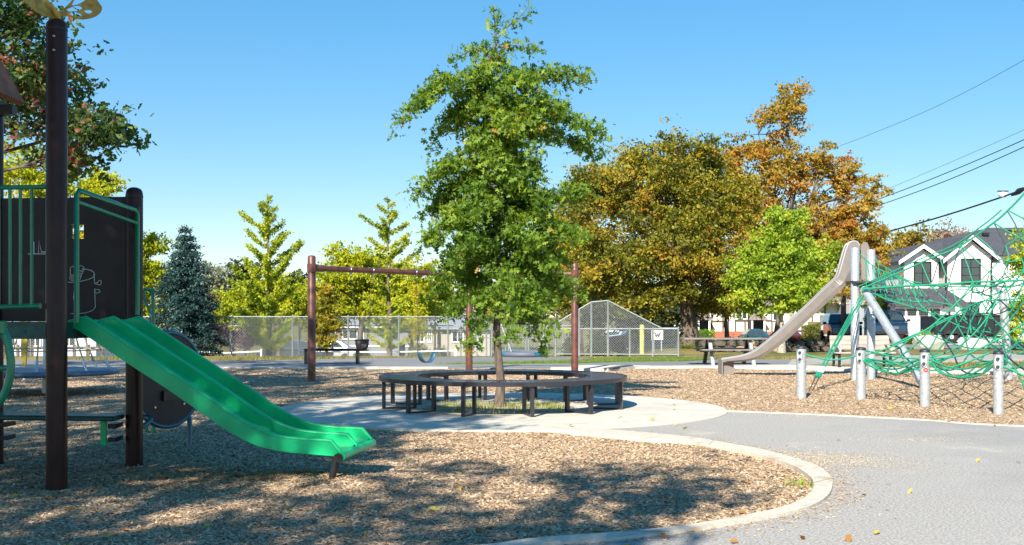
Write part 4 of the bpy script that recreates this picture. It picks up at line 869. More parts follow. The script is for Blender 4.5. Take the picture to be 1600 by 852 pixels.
M_chain = mat("steel_chain", (.10, .10, .10), .45, .8)
def chain(a, b, parent, step=.045):
    mb = MB(); a = Vector(a); b = Vector(b); n = max(2, int((b - a).length / step)); d_ = (b - a).normalized(); s1 = d_.cross(Vector((0, 1, .1))).normalized(); s2 = d_.cross(s1)
    for i in range(n):
        c = a.lerp(b, (i + .5) / n); u = s1 if i % 2 else s2; h = step * .62
        mb.tube([c - d_ * h + u * .0, c - d_ * h * .6 + u * .012, c + d_ * h * .6 + u * .012, c + d_ * h, c + d_ * h * .6 - u * .012, c - d_ * h * .6 - u * .012, c - d_ * h], .0042, 3, cap=False)
    return mb.obj("chain", M_chain, parent)
def lvl(p, z): return Vector((p.x, p.y, z))
dirb = (SP2 - SP1).normalized(); perp = Vector((-dirb.y, dirb.x, 0))
# bucket swing
h1, h2 = on_line(SP1, SP2, 548), on_line(SP1, SP2, 583); hanger(h1, b1); hanger(h2, b1); mid = (h1 + h2) / 2
bs = thing("bucket_swing", "black toddler bucket swing hanging from the left beam", "swing", lvl(mid, .42), "swings on the brown swing frame")
u_ = dirb * .19
mb = MB(); N = 14
def bucket_pt(a, z): r1, r2 = .20, .15; return mid + dirb * (r1 * math.cos(a)) + perp * (r2 * math.sin(a)) + Vector((0, 0, z))
rings = [(.82, .85), (.74, .85), (.66, .75), (.60, .55), (.58, .2)]
vs = [mid + (bucket_pt(a, 0) - mid) * k + Vector((0, 0, z)) for z, k in rings for a in np.linspace(0, 2 * math.pi, N + 1)[:-1]]
fs = [(i * N + k, i * N + (k + 1) % N, (i + 1) * N + (k + 1) % N, (i + 1) * N + k) for i in range(4) for k in range(N) if not (i in (1, 2) and k in (2, 3, 4, 9, 10, 11))]
mb.add(vs, fs, True); bk = mb.obj("bucket", mat("black_rubber", (.015, .014, .018), .6), bs)
so = bk.modifiers.new("thickness", 'SOLIDIFY'); so.thickness = .02
tube_obj("rim", [mid + (bucket_pt(a, 0) - mid) * .85 + Vector((0, 0, .82)) for a in np.linspace(0, 2 * math.pi, 17)], .016, MATS["black_rubber"], bk, 8)
chain(lvl(h1, BZ - .12), mid - u_ * .85 + Vector((0, 0, .83)), bs); chain(lvl(h2, BZ - .12), mid + u_ * .85 + Vector((0, 0, .83)), bs)
# belt swing
h1, h2 = on_line(SP1, SP2, 650), on_line(SP1, SP2, 683); hanger(h1, b1); hanger(h2, b1); mid = (h1 + h2) / 2
bl = thing("belt_swing", "blue belt swing hanging in a loop from the left beam beside the oak", "swing", lvl(mid, .25), "swings on the brown swing frame")
pts = [mid + dirb * (.245 * math.sin(t)) + Vector((0, 0, .50 - .25 * math.cos(t))) for t in np.linspace(-1.5, 1.5, 15)]
mb = MB(); hw = perp * .07
vs = [p + s * hw + o for p in pts for s in (-1, 1) for o in (Vector((0, 0, 0)), Vector((0, 0, .014)))]
fs = []
for k in range(14): a0 = 4 * k; b0 = a0 + 4; fs += [(a0, a0 + 2, b0 + 2, b0), (a0 + 1, b0 + 1, b0 + 3, a0 + 3), (a0, b0, b0 + 1, a0 + 1), (a0 + 2, a0 + 3, b0 + 3, b0 + 2)]
mb.add(vs, fs + [(0, 1, 3, 2), (56, 58, 59, 57)], True); mb.obj("belt", mat("blue_rubber", (.02, .09, .16), .5), bl)
chain(lvl(h1, BZ - .12), pts[0], bl); chain(lvl(h2, BZ - .12), pts[-1], bl)
# saucer swing
ha, hb = on_line(SP2, SP3, 783), on_line(SP2, SP3, 856); hanger(ha, b2); hanger(hb, b2); mid = (ha + hb) / 2; d2 = (SP3 - SP2).normalized()
swc = thing("saucer_swing", "blue and grey round basket swing hanging right of the oak trunk", "swing", lvl(mid, .38), "swings on the brown swing frame")
cS = lvl(mid, .43); rr = .50; M_sb = mat("blue_foam", (.015, .17, .30), .55); M_sg = mat("grey_foam", (.10, .12, .17), .6)
for k in range(4):
    a0 = k * math.pi / 2 + .5; tube_obj("rim_segment", [cS + Vector((rr * math.cos(a), rr * math.sin(a), 0)) for a in np.linspace(a0, a0 + math.pi / 2 - .01, 9)], .065, M_sb if k % 2 else M_sg, swc, 12)
mb = MB()
for i in range(-4, 5):
    x = i * .1; h = math.sqrt(max(0, rr * rr - x * x)); mb.tube([cS + Vector((x, -h, 0)), cS + Vector((x, 0, -.05)), cS + Vector((x, h, 0))], .012, 5); mb.tube([cS + Vector((-h, x, 0)), cS + Vector((0, x, -.05)), cS + Vector((h, x, 0))], .012, 5)
mb.obj("net", MATS["black_rubber"], swc)
for h, sg in ((ha, -1), (hb, 1)):
    kn = lvl(h, 1.15)
    for s2 in (-1, 1): tube_obj("rope", [kn, cS + d2 * sg * .32 + Vector((0, s2 * .38, .05))], .014, mat("pale_grey_rope", (.32, .33, .34), .8), swc, 6)
    chain(lvl(h, BZ - .12), kn, swc)

# ---- round bench
BC = Vector((-.13, 16.6, 0)); RO, RI, BH = 1.83, 1.26, .47
M_bench = mat("dark_bench_slats", (.050, .045, .052), .45, var=.35, vscale=14, bump=.08, bscale=40, coat=.15)
M_bframe = mat("dark_bench_frame", (.022, .022, .030), .40, coat=.2)
rbn = thing("round_bench", "big round dark bench on frame legs encircling the young oak", "bench", BC)
NS = 120; da = 2 * math.pi / NS
def wedge(a0, a1, r0, r1, z0, z1, org):
    vs = []
    for z in (z0, z1):
        for r_, a in ((r0, a0), (r1, a0), (r1, a1), (r0, a1)): vs.append(Vector((r_ * math.cos(a), r_ * math.sin(a), z)))
    mb = MB(); mb.add(vs, [(0, 3, 2, 1), (4, 5, 6, 7), (0, 1, 5, 4), (1, 2, 6, 5), (2, 3, 7, 6), (3, 0, 4, 7)]); return mb
smesh = wedge(-da / 2 + .0035, da / 2 - .0035, RI + .03, RO - .03, BH - .03, BH, None).mesh("slat", M_bench, bevel=.004)
for k in range(NS):
    o = bpy.data.objects.new("slat", smesh); COL.objects.link(o); o.parent = rbn; o.rotation_euler = (0, 0, k * da); o.location = (0, 0, rnd.uniform(-.0015, .0015))
def ringm(r0, r1, z0, z1, n=120):
    mb = MB(); mb.lathe(BC, [(r0, z0), (r1, z0), (r1, z1), (r0, z1), (r0, z0 + 1e-5)], n, smooth=False, caps=False); return mb
ringm(RO - .028, RO, BH - .055, BH + .004).obj("outer_band", M_bframe, rbn)
ringm(RI, RI + .028, BH - .055, BH + .004).obj("inner_band", M_bframe, rbn)
for k in range(12):
    a = R(-90 - 77 + 30 * k); u = Vector((math.cos(a), math.sin(a), 0)); mb = MB(); rz = a
    for r_ in (RO - .06, RI + .06): mb.box(BC + u * r_ + Vector((0, 0, (BH - .04) / 2 + .005)), (.05, .05, BH - .05), rz)
    mb.box(BC + u * (RO + RI) / 2 + Vector((0, 0, .022)), (RO - RI - .17, .048, .02), rz); mb.box(BC + u * (RO + RI) / 2 + Vector((0, 0, BH - .055)), (RO - RI - .17, .048, .04), rz)
    mb.obj("leg_frame", M_bframe, rbn)

# grass tufts round the trunk
n = 2300; a = rng.uniform(0, 2 * np.pi, n); r = 1.0 * np.sqrt(rng.random(n)); cl_ = rng.integers(0, 60, n); ca = rng.uniform(0, 6.28, 60); cr_ = .95 * np.sqrt(rng.random(60))
gx_ = TC[0] + cr_[cl_] * np.cos(ca[cl_]) + rng.normal(0, .07, n); gy_ = TC[1] + cr_[cl_] * np.sin(ca[cl_]) + rng.normal(0, .07, n)
BL = [(-.5, 0, 0), (.5, 0, 0), (.35, .1, .5), (-.2, .25, 1)]
Rz = rng.uniform(0, 6.28, n); e = rng.normal(0, .35, n); c, s = np.cos(Rz), np.sin(Rz); ce, se = np.cos(e), np.sin(e); o_, l_ = np.zeros(n), np.ones(n)
def blades(name, gx_, gy_, gz_, h, m, wd=.007):
    n = len(gx_); Rz = rng.uniform(0, 6.28, n); e = rng.normal(0, .38, n); c, s = np.cos(Rz), np.sin(Rz); ce, se = np.cos(e), np.sin(e); o_, l_ = np.zeros(n), np.ones(n)
    A1 = np.stack([np.stack([c, -s, o_], -1), np.stack([s, c, o_], -1), np.stack([o_, o_, l_], -1)], 1); A2 = np.stack([np.stack([l_, o_, o_], -1), np.stack([o_, ce, -se], -1), np.stack([o_, se, ce], -1)], 1)
    S = np.stack([np.full(n, wd), h * .5, h], -1)
    return link(name, scatter_mesh(name, np.stack([gx_, gy_, gz_], -1), BL, [(0, 1, 2), (0, 2, 3)], S, m, rng.random(n), Rm=A1 @ A2), kind="stuff")
M_blade = ramp_mat("grass_blade", [(0, (.13, .17, .03)), (.4, (.26, .31, .06)), (.75, (.46, .43, .17)), (1, (.62, .55, .30))], .7, .3)
blades("grass_tufts", gx_, gy_, np.full(n, .01), rng.uniform(.03, .11, n), M_blade)
for bx_, by_ in [G(1262, 752), G(1020, 647), G(955, 700)]: pass
n = 90; q = G(1258, 755); blades("weed_tuft", q[0] + rng.normal(0, .09, n), q[1] + rng.normal(0, .06, n), np.full(n, -.02), rng.uniform(.03, .09, n), ramp_mat("weed_blade", [(0, (.10, .17, .02)), (1, (.30, .38, .05))], .7, .2))
# verge grass, seen far off
n = 26000; yy = rng.uniform(30.5, 34.8, n); xx = rng.uniform(-3, 12, n); pyy = HZ + EYE * F / yy; pxx = 800 + F * xx / yy
vg = [(680, 569.6), (760, 569.3), (900, 568), (960, 566), (1060, 565), (1120, 562), (1060, 558.5), (960, 560), (900, 564), (780, 567.5)]; k = inpoly(pxx, pyy, vg)
blades("verge_grass", xx[k], yy[k], np.full(k.sum(), .015), rng.uniform(.03, .08, k.sum()), ramp_mat("verge_blade", [(0, (.07, .14, .015)), (1, (.22, .28, .06))], .7, .2), .012)
n = 60000; yy = rng.uniform(27.0, 37.6, n); xx = rng.uniform(-14, 20, n); pyy = HZ + EYE * F / yy; pxx = 800 + F * xx / yy
vg = [(-200, 560), (340, 563), (700, 557.2), (905, 557.5), (960, 560), (1060, 558), (1120, 561), (1240, 561), (1300, 558), (1300, 545), (-200, 545)]
vg2 = [(1230, 571), (1300, 573.5), (1450, 576), (1600, 577.5), (1700, 578), (1700, 562), (1600, 563), (1400, 566), (1300, 569)]
k = inpoly(pxx, pyy, vg) | inpoly(pxx, pyy, vg2)
blades("lawn_grass", xx[k], yy[k], np.full(k.sum(), -.06 + .0), rng.uniform(.06, .13, k.sum()), ramp_mat("lawn_blade", [(0, (.08, .10, .02)), (.5, (.22, .20, .06)), (1, (.40, .31, .13))], .7, .2), .014)
# ================================================================== right side: metal slide, net, bollards
M_mslide = mat("taupe_slide_metal", (.205, .188, .178), .45, .1, var=.06, vscale=6, bump=.02, bscale=20)
M_ropeg = mat("green_rope", (.012, .27, .15), .6, var=.25, vscale=60, bump=.4, bscale=160)
M_roped = mat("dark_green_rope", (.006, .055, .045), .6)
M_capb = mat("black_cap", (.02, .025, .04), .5)
M_red = mat("red_sticker", (.55, .03, .04), .5)
BOL = [((1252, 620), 542, "leftmost of the galvanised bollards, in front of the metal slide"), ((1345, 622), 544, "second bollard from the left, before the slide posts"),
       ((1445, 633), 547, "bollard with a small red sticker, third from the left"), ((1560, 645), 550, "bollard furthest right and nearest the footpath")]
bol_pts = []
for i, ((px, py), pt, lab) in enumerate(BOL):
    x, y = G(px, py); zt = Z(pt, y); r = 7.6 * y / F; bol_pts.append((Vector((x, y, 0)), zt))
    t = thing("bollard", lab if "bollard" in lab else lab, "bollard", (x, y, 0), "galvanised bollards that anchor the green rope net")
    mb = MB(); mb.lathe((x, y, 0), [(r, -.08), (r, zt - .03)], 24); mb.obj("post", M_galv, t)
    mb = MB(); mb.lathe((x, y, zt), [(r * 1.04, -.035), (r * 1.04, -.01), (r * .9, .01), (0, .018)], 24); mb.obj("cap", M_capb, t)
    # oval fixing plate on the left front of the post
    a = R(-118); c = Vector((x + r * math.cos(a), y + r * math.sin(a), zt - .15)); u = Vector((-math.sin(a), math.cos(a), 0)); nrm = Vector((math.cos(a), math.sin(a), 0))
    mb = MB(); pl = [c + u * (.045 * math.cos(b)) + Vector((0, 0, .105 * math.sin(b))) for b in np.linspace(0, 2 * math.pi, 21)[:-1]]; mb.prism(pl, nrm * -.03, nrm * .02); plo = mb.obj("fixing_plate", M_galv, t)
    for z in (.055, -.055):
        mb = MB(); q = c + Vector((0, 0, z)) + nrm * .02; mb.tube([q - nrm * .005, q + nrm * .03], [.026, .02], 10); mb.obj("bolt", M_capb, plo)
    if i == 2:
        a = R(-100); c = Vector((x + r * math.cos(a), y + r * math.sin(a), Z(578, y))); nrm = Vector((math.cos(a), math.sin(a), 0)); u = Vector((-math.sin(a), math.cos(a), 0))
        mb = MB(); mb.prism([c + u * (.034 * math.cos(b)) + Vector((0, 0, .034 * math.sin(b))) for b in np.linspace(0, 2 * math.pi, 17)[:-1]], nrm * -.015, nrm * .004); so_ = mb.obj("sticker", M_red, t)
        mb = MB(); mb.box(c + nrm * .0055, (.036, .003, .007), math.atan2(u.y, u.x)); mb.obj("sticker_bar", M_white, so_)

# metal slide
TP1 = Vector((X(1336, 23.8), 23.8, 0)); TP2 = Vector((X(1361, 24.2), 24.2, 0))
ms = thing("metal_slide", "tall taupe metal slide with galvanised posts beside the rope net", "slide", TP1)
for p, py in ((TP1, 388), (TP2, 391)):
    mb = MB(); z = Z(py, p.y); mb.lathe((p.x, p.y, 0), [(.088, -.08), (.088, z), (.07, z + .012), (0, z + .014)], 22); mb.obj("post", M_galv, ms)
lb0 = Vector((X(1400, 23), G(1400, 605)[1], -.05)); lt = P(1350, 452, 23.6)
mb = MB(); mb.tube([lb0 - (lt - lb0).normalized() * .05, lt], .088, 20); mb.obj("raking_post", M_galv, ms)
mb = MB(); mb.box((TP1.x + .17, 24.0, Z(441, 24)), (.52, .8, .04)); mb.box((TP1.x + .35, 24.4, Z(441, 24) - .05), (.12, .5, .06)); mb.obj("platform", mat("dark_platform", (.05, .05, .055), .6), ms)
# chute: profile of its side, lower end further off
def msp(px, py, d): return P(px, py, d)
dd = lambda px: 26.0 - (px - 1128) / (1335 - 1128) * 2.1
Tt = [(1128, 562), (1145, 559.5), (1163, 556), (1180, 549), (1210, 525.5), (1240, 498), (1270, 470), (1300, 441), (1310, 431), (1316, 412), (1323, 388), (1328, 379), (1338, 377.5), (1343, 384)]
Tb = [(1130, 566), (1145, 566), (1168, 564.5), (1190, 558.5), (1222, 538), (1252, 511), (1286, 479.5), (1312, 455.5), (1324, 444), (1329, 439), (1334, 437), (1338, 437), (1341, 437), (1345, 437)]
tA = smooth_path([P(a, b, dd(min(a, 1312))) for a, b in Tt], 4); bA = smooth_path([P(a, b, dd(min(a, 1312))) for a, b in Tb], 4)
wdir = Vector((.16, .987, 0)) * .52; nS = len(tA)
secs = []
for k in range(nS):
    t_, b_ = tA[k], bA[k]; h = (t_ - b_); f = [t_, b_ + h * .35 - wdir * 0, b_ + wdir * .10, b_ + wdir * .5 - h * .04, b_ + wdir * .90, b_ + wdir + h * .35, t_ + wdir]
    th = Vector((0, 0, 1)); inn = [t_ + wdir * .05, b_ + h * .38 + wdir * .05, b_ + wdir * .14 + h * .10, b_ + wdir * .5 + h * .06, b_ + wdir * .86 + h * .10, b_ + wdir * .95 + h * .38, t_ + wdir * .95]
    secs.append(f + inn[::-1])
vs = [p for s in secs for p in s]; m_ = 14
fs = [(m_ * k + j, m_ * k + (j + 1) % m_, m_ * (k + 1) + (j + 1) % m_, m_ * (k + 1) + j) for k in range(nS - 1) for j in range(m_)]
fs += [(j, j + 1, m_ - 2 - j, m_ - 1 - j) for j in range(6)] + [((nS - 1) * m_ + j, (nS - 1) * m_ + m_ - 1 - j, (nS - 1) * m_ + m_ - 2 - j, (nS - 1) * m_ + j + 1) for j in range(6)]
mb = MB(); mb.add(vs, fs, False); ch = mb.obj("chute", M_mslide, ms)
for wd in (wdir * .025, wdir * .975): tube_obj("rim", [p + wd for p in tA], .020, mat("grey_rim", (.36, .36, .37), .4, .2), ch, 8)
# foot block: folded plate under the lower end
fy = G(1130, 583)[1] * .0 + 25.95; fx0, fx1 = X(1128, fy), X(1147, fy); zt = Z(566, fy) + .0
mb = MB(); mb.bx(fx0, fx0 + .025, fy, fy + .5, -.05, zt); mb.bx(fx0 + .026, fx1 + .02, fy + .12, fy + .15, -.05, zt - .005); mb.bx(fx0, fx1 + .02, fy, fy + .5, zt + .001, zt + .03)
mb.obj("foot_plate", M_mslide, ms)
# deck panel at the top (second hood sheet)
mb = MB(); q = [P(1346, 437, 24.3), P(1358, 437, 24.3), P(1358, 388, 24.3), P(1355, 379, 24.3), P(1349, 378, 24.3), P(1345, 384, 24.3)]; mb.prism(q, (0, 0, 0), (.02, .03, 0)); mb.obj("hood_sheet", M_mslide, ms)

# rope net
NM = Vector((X(1577, 24.1), 24.1, 0))
net = thing("rope_climbing_net", "big green rope climbing net with a galvanised mast at the right edge", "climbing net", NM)
mb = MB(); mb.tube([Vector((NM.x, NM.y, -.08)), P(1566, 455, 24.1)], .085, 20); mb.lathe(P(1566, 455, 24.1), [(.1, -.03), (.1, .05), (.06, .09), (0, .1)], 16); mb.obj("mast", M_galv, net)
AP0 = Vector((X(1700, 21), 21, 0)); mb = MB(); mb.tube([Vector((AP0.x, AP0.y, -.08)), Vector((AP0.x, AP0.y, Z(180, 21)))], .1, 20); mb.obj("main_mast", M_galv, net)
def rope(pts, r=.0135, m=None, sm=4, n=5):
    r *= 1.05
    mb = MB(); mb.tube(smooth_path(pts, sm) if sm and len(pts) > 2 else pts, r, n); return mb.obj("rope", m or M_ropeg, net)
dE = lambda px: 23.4 - (px - 1347) / 253 * 2.2
E_ = [P(a, b, dE(a)) for a, b in [(1347, 451), (1405, 426), (1454, 404), (1500, 385), (1553, 348), (1574, 330), (1600, 303), (1640, 255), (1690, 190)]]
rope(E_, .019); rope([p + Vector((.0, .25, .05)) for p in E_[:6]], .013)
H_ = [P(a, b, dE(a)) for a, b in [(1347, 452), (1400, 448), (1440, 446), (1480, 444), (1520, 441), (1560, 440), (1600, 438), (1660, 436)]]
rope(H_, .021); rope([P(1347, 454, 23.6), P(1420, 447, 23), P(1500, 448, 22.5), P(1600, 447, 22), P(1680, 450, 21)], .014)
def pp(l, d0=None): return [P(a, b, d0 if d0 else dE(a)) for a, b in l]
for l in [[(1468, 402), (1460, 430), (1456, 441)], [(1500, 385), (1490, 415), (1482, 443), (1474, 482)], [(1553, 348), (1562, 365), (1571, 384), (1565, 400)], [(1574, 330), (1586, 350), (1595, 372), (1600, 380)], [(1571, 408), (1575, 425), (1570, 428), (1558, 440)], [(1570, 428), (1582, 440)], [(1545, 430), (1542, 440), (1534, 460)]]:
    rope(pp(l), .011, M_roped, 3)
for l in [[(1468, 402), (1476, 425), (1484, 442), (1494, 470), (1510, 500)], [(1500, 385), (1512, 415), (1520, 441), (1532, 460), (1548, 480)], [(1500, 383), (1520, 402), (1545, 425), (1560, 440)], [(1527, 370), (1545, 385), (1559, 402), (1562, 408)],
          [(1553, 348), (1575, 362), (1600, 375)], [(1571, 384), (1576, 400), (1577, 407)], [(1562, 405), (1580, 409), (1596, 404)], [(1596, 404), (1600, 420), (1590, 436), (1575, 455)], [(1559, 410), (1545, 425), (1530, 440), (1515, 455), (1500, 470)], [(1571, 384), (1585, 376), (1600, 362)],
          [(1577, 330), (1600, 342)], [(1574, 410), (1565, 440)], [(1600, 425), (1580, 445), (1560, 462), (1540, 490)], [(1426, 448), (1433, 470), (1450, 488), (1466, 500)], [(1440, 412), (1452, 440), (1460, 452), (1480, 470)], [(1520, 372), (1505, 378), (1498, 384)]]:
    rope(pp(l), .0125, None, 4)
# ladder bridge from the slide posts to the net
u1 = pp([(1342, 396), (1362, 414), (1380, 424), (1403, 434), (1425, 443), (1440, 446)], 23.6); u2 = pp([(1364, 400), (1372, 410), (1390, 422), (1412, 436), (1440, 443)], 24.4)
l1 = pp([(1347, 455), (1370, 459), (1392, 465), (1415, 470), (1440, 472), (1457, 470)], 23.5); l2 = pp([(1364, 458), (1385, 468), (1405, 474), (1425, 480), (1450, 488), (1475, 497)], 23.0)
for l in (u1, u2, l1, l2): rope(l, .014)
def at(l, f): f = f * (len(l) - 1); i = min(int(f), len(l) - 2); return l[i].lerp(l[i + 1], f - i)
for k in range(9):
    f = .1 + .1 * k; rope([at(u1, f), at(l1, f - .04)], .009, None, 0); rope([at(u1, f), at(l1, f + .07)], .009, None, 0)
    if k % 2: rope([at(u2, f), at(l2, f)], .009, None, 0)
    rope([at(l1, f), at(l2, f)], .009, None, 0)
# guy ropes from the slide posts down to the ground at the left
for (a, b), (c, d_) in (((1345, 460), (1263, 609)), ((1349, 462), (1268, 610))):
    for o in (0, .05):
        top_ = P(a, b, 23.5) + Vector((o, 0, 0)); gr = Vector((*G(c, d_), 0)); e_ = top_.lerp(gr, .83); rope([top_, e_], .012, None, 0)
    mb = MB(); mb.tube([top_.lerp(gr, .79), top_.lerp(gr, .84)], .03, 8); mb.obj("white_ferrule", mat("white_plastic", (.75, .77, .76), .5), net)
    mb = MB(); mb.tube([top_.lerp(gr, .84), top_.lerp(gr, .88)], .032, 8); mb.obj("green_ferrule", M_ropeg, net)
    mb = MB(); mb.tube([top_.lerp(gr, .88), gr - Vector((0, 0, .05))], .011, 6); mb.obj("ground_cable", mat("tarnished_cable", (.10, .09, .07), .6, .6), net)
# lower hammock net hung between the bollards and the masts, in a diamond mesh
Bt = [p + Vector((0, 0, z - .15)) for p, z in bol_pts]
low = [Bt[1], Bt[2], Bt[3], P(1690, 560, 15.0)]
def lowc(f):
    f = f * 3; i = min(int(f), 2); q = f - i; p = low[i].lerp(low[i + 1], q); p.z -= .24 * math.sin(math.pi * q); return p
upc_pts = [P(1392, 540, 20.5), P(1455, 512, 20.8), P(1500, 486, 21.2), P(1535, 470, 22), P(1590, 468, 22), P(1700, 440, 21)]
def upc(f): return at(upc_pts, f)
NXn, NYn = 17, 6
grid = [[None] * (NXn + 1) for _ in range(NYn + 1)]
for j in range(NYn + 1):
    for i in range(NXn + 1):
        a, b = i / NXn, j / NYn; p = lowc(a).lerp(upc(a), b); p.z -= .38 * math.sin(math.pi * b) * (.4 + .6 * math.sin(math.pi * min(1, a * 1.1))) * (1 - .4 * b); p.y += rnd.uniform(-.05, .05); p.x += rnd.uniform(-.03, .03); grid[j][i] = p
rope([grid[0][i] for i in range(NXn + 1)], .017); rope([grid[NYn][i] for i in range(NXn + 1)], .017)
for s in range(-NYn, NXn + 1, 2):
    l = [grid[j][s + j] for j in range(NYn + 1) if 0 <= s + j <= NXn]
    if len(l) > 1: rope(l, .0135)
    l = [grid[j][s + NYn - j] for j in range(NYn + 1) if 0 <= s + NYn - j <= NXn]
    if len(l) > 1: rope(l, .0135, M_ropeg if s % 4 else M_roped)
for i in (1, 2, 3):
    for j in range(2): rope([Bt[i] + Vector((0, 0, .08 - .08 * j)), grid[1][min(NXn, max(0, int((i - 1) * NXn / 3) + rnd.randint(-2, 2)))], grid[3][min(NXn, int((i - 1) * NXn / 3) + rnd.randint(0, 3))]], .013)
for a, b, sg in ((0, 1, .06), (1, 2, .10), (2, 3, .12), (2, 3, .25)):
    m_p = (Bt[a] + Bt[b]) / 2 + Vector((0, .05, -sg)); rope([Bt[a] + Vector((0, .05, rnd.uniform(-.05, .05))), m_p, Bt[b] + Vector((0, .05, rnd.uniform(-.05, .05)))], .0135)
for l, d_ in (([(1349, 556), (1385, 545), (1420, 530), (1452, 512), (1480, 488), (1505, 462), (1520, 442)], 20), ([(1352, 560), (1400, 566), (1450, 560), (1500, 540), (1540, 500), (1562, 458)], 20), ([(1352, 548), (1420, 560), (1500, 556), (1560, 530), (1600, 505)], 18.5), ([(1384, 562), (1420, 575), (1460, 579), (1500, 570), (1545, 552)], 17.5), ([(1568, 560), (1585, 575), (1598, 600), (1602, 612)], 16)):
    rope(pp(l, d_), .0145)
# inner faceted rope ball
import bmesh
bm = bmesh.new(); bmesh.ops.create_icosphere(bm, subdivisions=2, radius=1.0)
cB = P(1600, 480, 21.5)
for v in bm.verts: v.co = Vector((v.co.x * 1.0, v.co.y * .9, v.co.z * .82)) + Vector((rnd.uniform(-.14, .14), rnd.uniform(-.14, .14), rnd.uniform(-.14, .14))) + cB
for e in bm.edges:
    if rnd.random() < .36 and abs(e.verts[0].co.y - cB.y) < .9:
        a, b = e.verts[0].co.copy(), e.verts[1].co.copy(); m_p = (a + b) / 2 - Vector((0, 0, .06)); rope([a, m_p, b], .012, M_ropeg if rnd.random() < .85 else M_roped, 3)
bm.free()
for l in [[(1560, 470), (1500, 445), (1450, 450)], [(1555, 500), (1500, 480), (1450, 470)], [(1550, 520), (1500, 510), (1460, 488)], [(1566, 455), (1540, 462), (1510, 452), (1482, 455)], [(1566, 455), (1520, 480), (1480, 500), (1440, 520)], [(1570, 540), (1520, 545), (1470, 530), (1440, 515)], [(1572, 560), (1530, 520), (1500, 495), (1480, 470)]]:
    rope(pp(l, 22.2), .012)

# ================================================================== tables and benches
M_tab = mat("weathered_brown_plank", (.20, .17, .155), .7, var=.3, vscale=18, bump=.3, bscale=50, stretch=(.15, 1, 1))
M_tab2 = mat("pale_wood_plank", (.40, .33, .29), .75, var=.2, vscale=16, bump=.3, bscale=50, stretch=(.15, 1, 1))
tx0, tx1, ty = X(1066, 30.8), X(1195, 30.8), 30.8
pt = thing("picnic_table", "weathered brown picnic table on the far path behind the end of the metal slide", "picnic table", ((tx0 + tx1) / 2, ty, 0))
for k in range(5): mb = MB(); mb.bx(tx0, tx1, ty - .38 + k * .155, ty - .385 + (k + 1) * .155, .71, .75); mb.obj("table_plank", M_tab, pt, bevel=.004)
for s in (-.78, .62):
    for k in range(2): mb = MB(); mb.bx(tx0 + .42, tx1 - .12, ty + s + k * .15, ty + s + .143 + k * .15, .42, .455); mb.obj("seat_plank", M_tab, pt, bevel=.004)
for x in (tx0 + .72, tx1 - .45):
    mb = MB(); mb.prism([(x - .04, ty - .75, 0), (x - .04, ty - .6, 0), (x - .04, ty - .08, .70), (x - .04, ty - .2, .70)], (0, 0, 0), (.09, 0, 0)); mb.obj("leg", M_galv, pt)
    mb = MB(); mb.prism([(x - .04, ty + .75, 0), (x - .04, ty + .6, 0), (x - .04, ty + .08, .70), (x - .04, ty + .2, .70)], (0, 0, 0), (.09, 0, 0)); mb.obj("leg", M_black, pt)
    mb = MB(); mb.bx(x - .035, x + .045, ty - .75, ty + .88, .36, .419); mb.obj("cross_bar", M_black, pt)
# park bench right
bx0, bx1, by = X(1302, 29), X(1396, 29), 29.0
pk = thing("park_bench", "pale wooden slatted park bench with its back to the road, behind the slide posts", "bench", ((bx0 + bx1) / 2, by, 0))
for k in range(3): mb = MB(); z = .53 + k * .125; mb.box(((bx0 + bx1) / 2, by + .30 + .02 * k, z), (bx1 - bx0, .035, .118)); mb.obj("back_slat", M_tab2, pk, bevel=.005)
for k in range(4): mb = MB(); mb.box(((bx0 + bx1) / 2, by - .16 + .11 * k, .40), (bx1 - bx0, .10, .03)); mb.obj("seat_slat", M_tab2, pk, bevel=.004)
for x in (bx0 + .12, bx1 - .12):
    mb = MB(); mb.bx(x - .03, x + .03, by - .16, by - .1, 0, .383); mb.bx(x - .03, x + .03, by + .36, by + .40, 0, .8); mb.bx(x - .029, x + .029, by - .1, by + .36, .33, .383); mb.obj("leg", M_black, pk)
    mb = MB(); mb.bx(x - .03, x + .03, by - .2, by + .27, .60, .63); mb.bx(x - .028, x + .028, by - .215, by - .18, .383, .60); mb.obj("armrest", M_galv, pk)
# dark flat bench at left
fx0, fx1, fy = X(477, 31.5), X(566, 31.5), 31.5
fb = thing("flat_bench", "long dark backless bench beyond the chips at the left swing post", "bench", ((fx0 + fx1) / 2, fy, 0))
for k in range(3): mb = MB(); mb.box(((fx0 + fx1) / 2, fy - .14 + k * .14, .40), (fx1 - fx0, .13, .06)); mb.obj("seat_plank", mat("black_bench_plank", (.012, .011, .014), .8, spec=.15), fb, bevel=.004)
for x in (fx0 + .03, fx1 - .13): mb = MB(); mb.box((x, fy, .19), (.07, .34, .38)); mb.obj("leg", M_black, fb, bevel=.01)

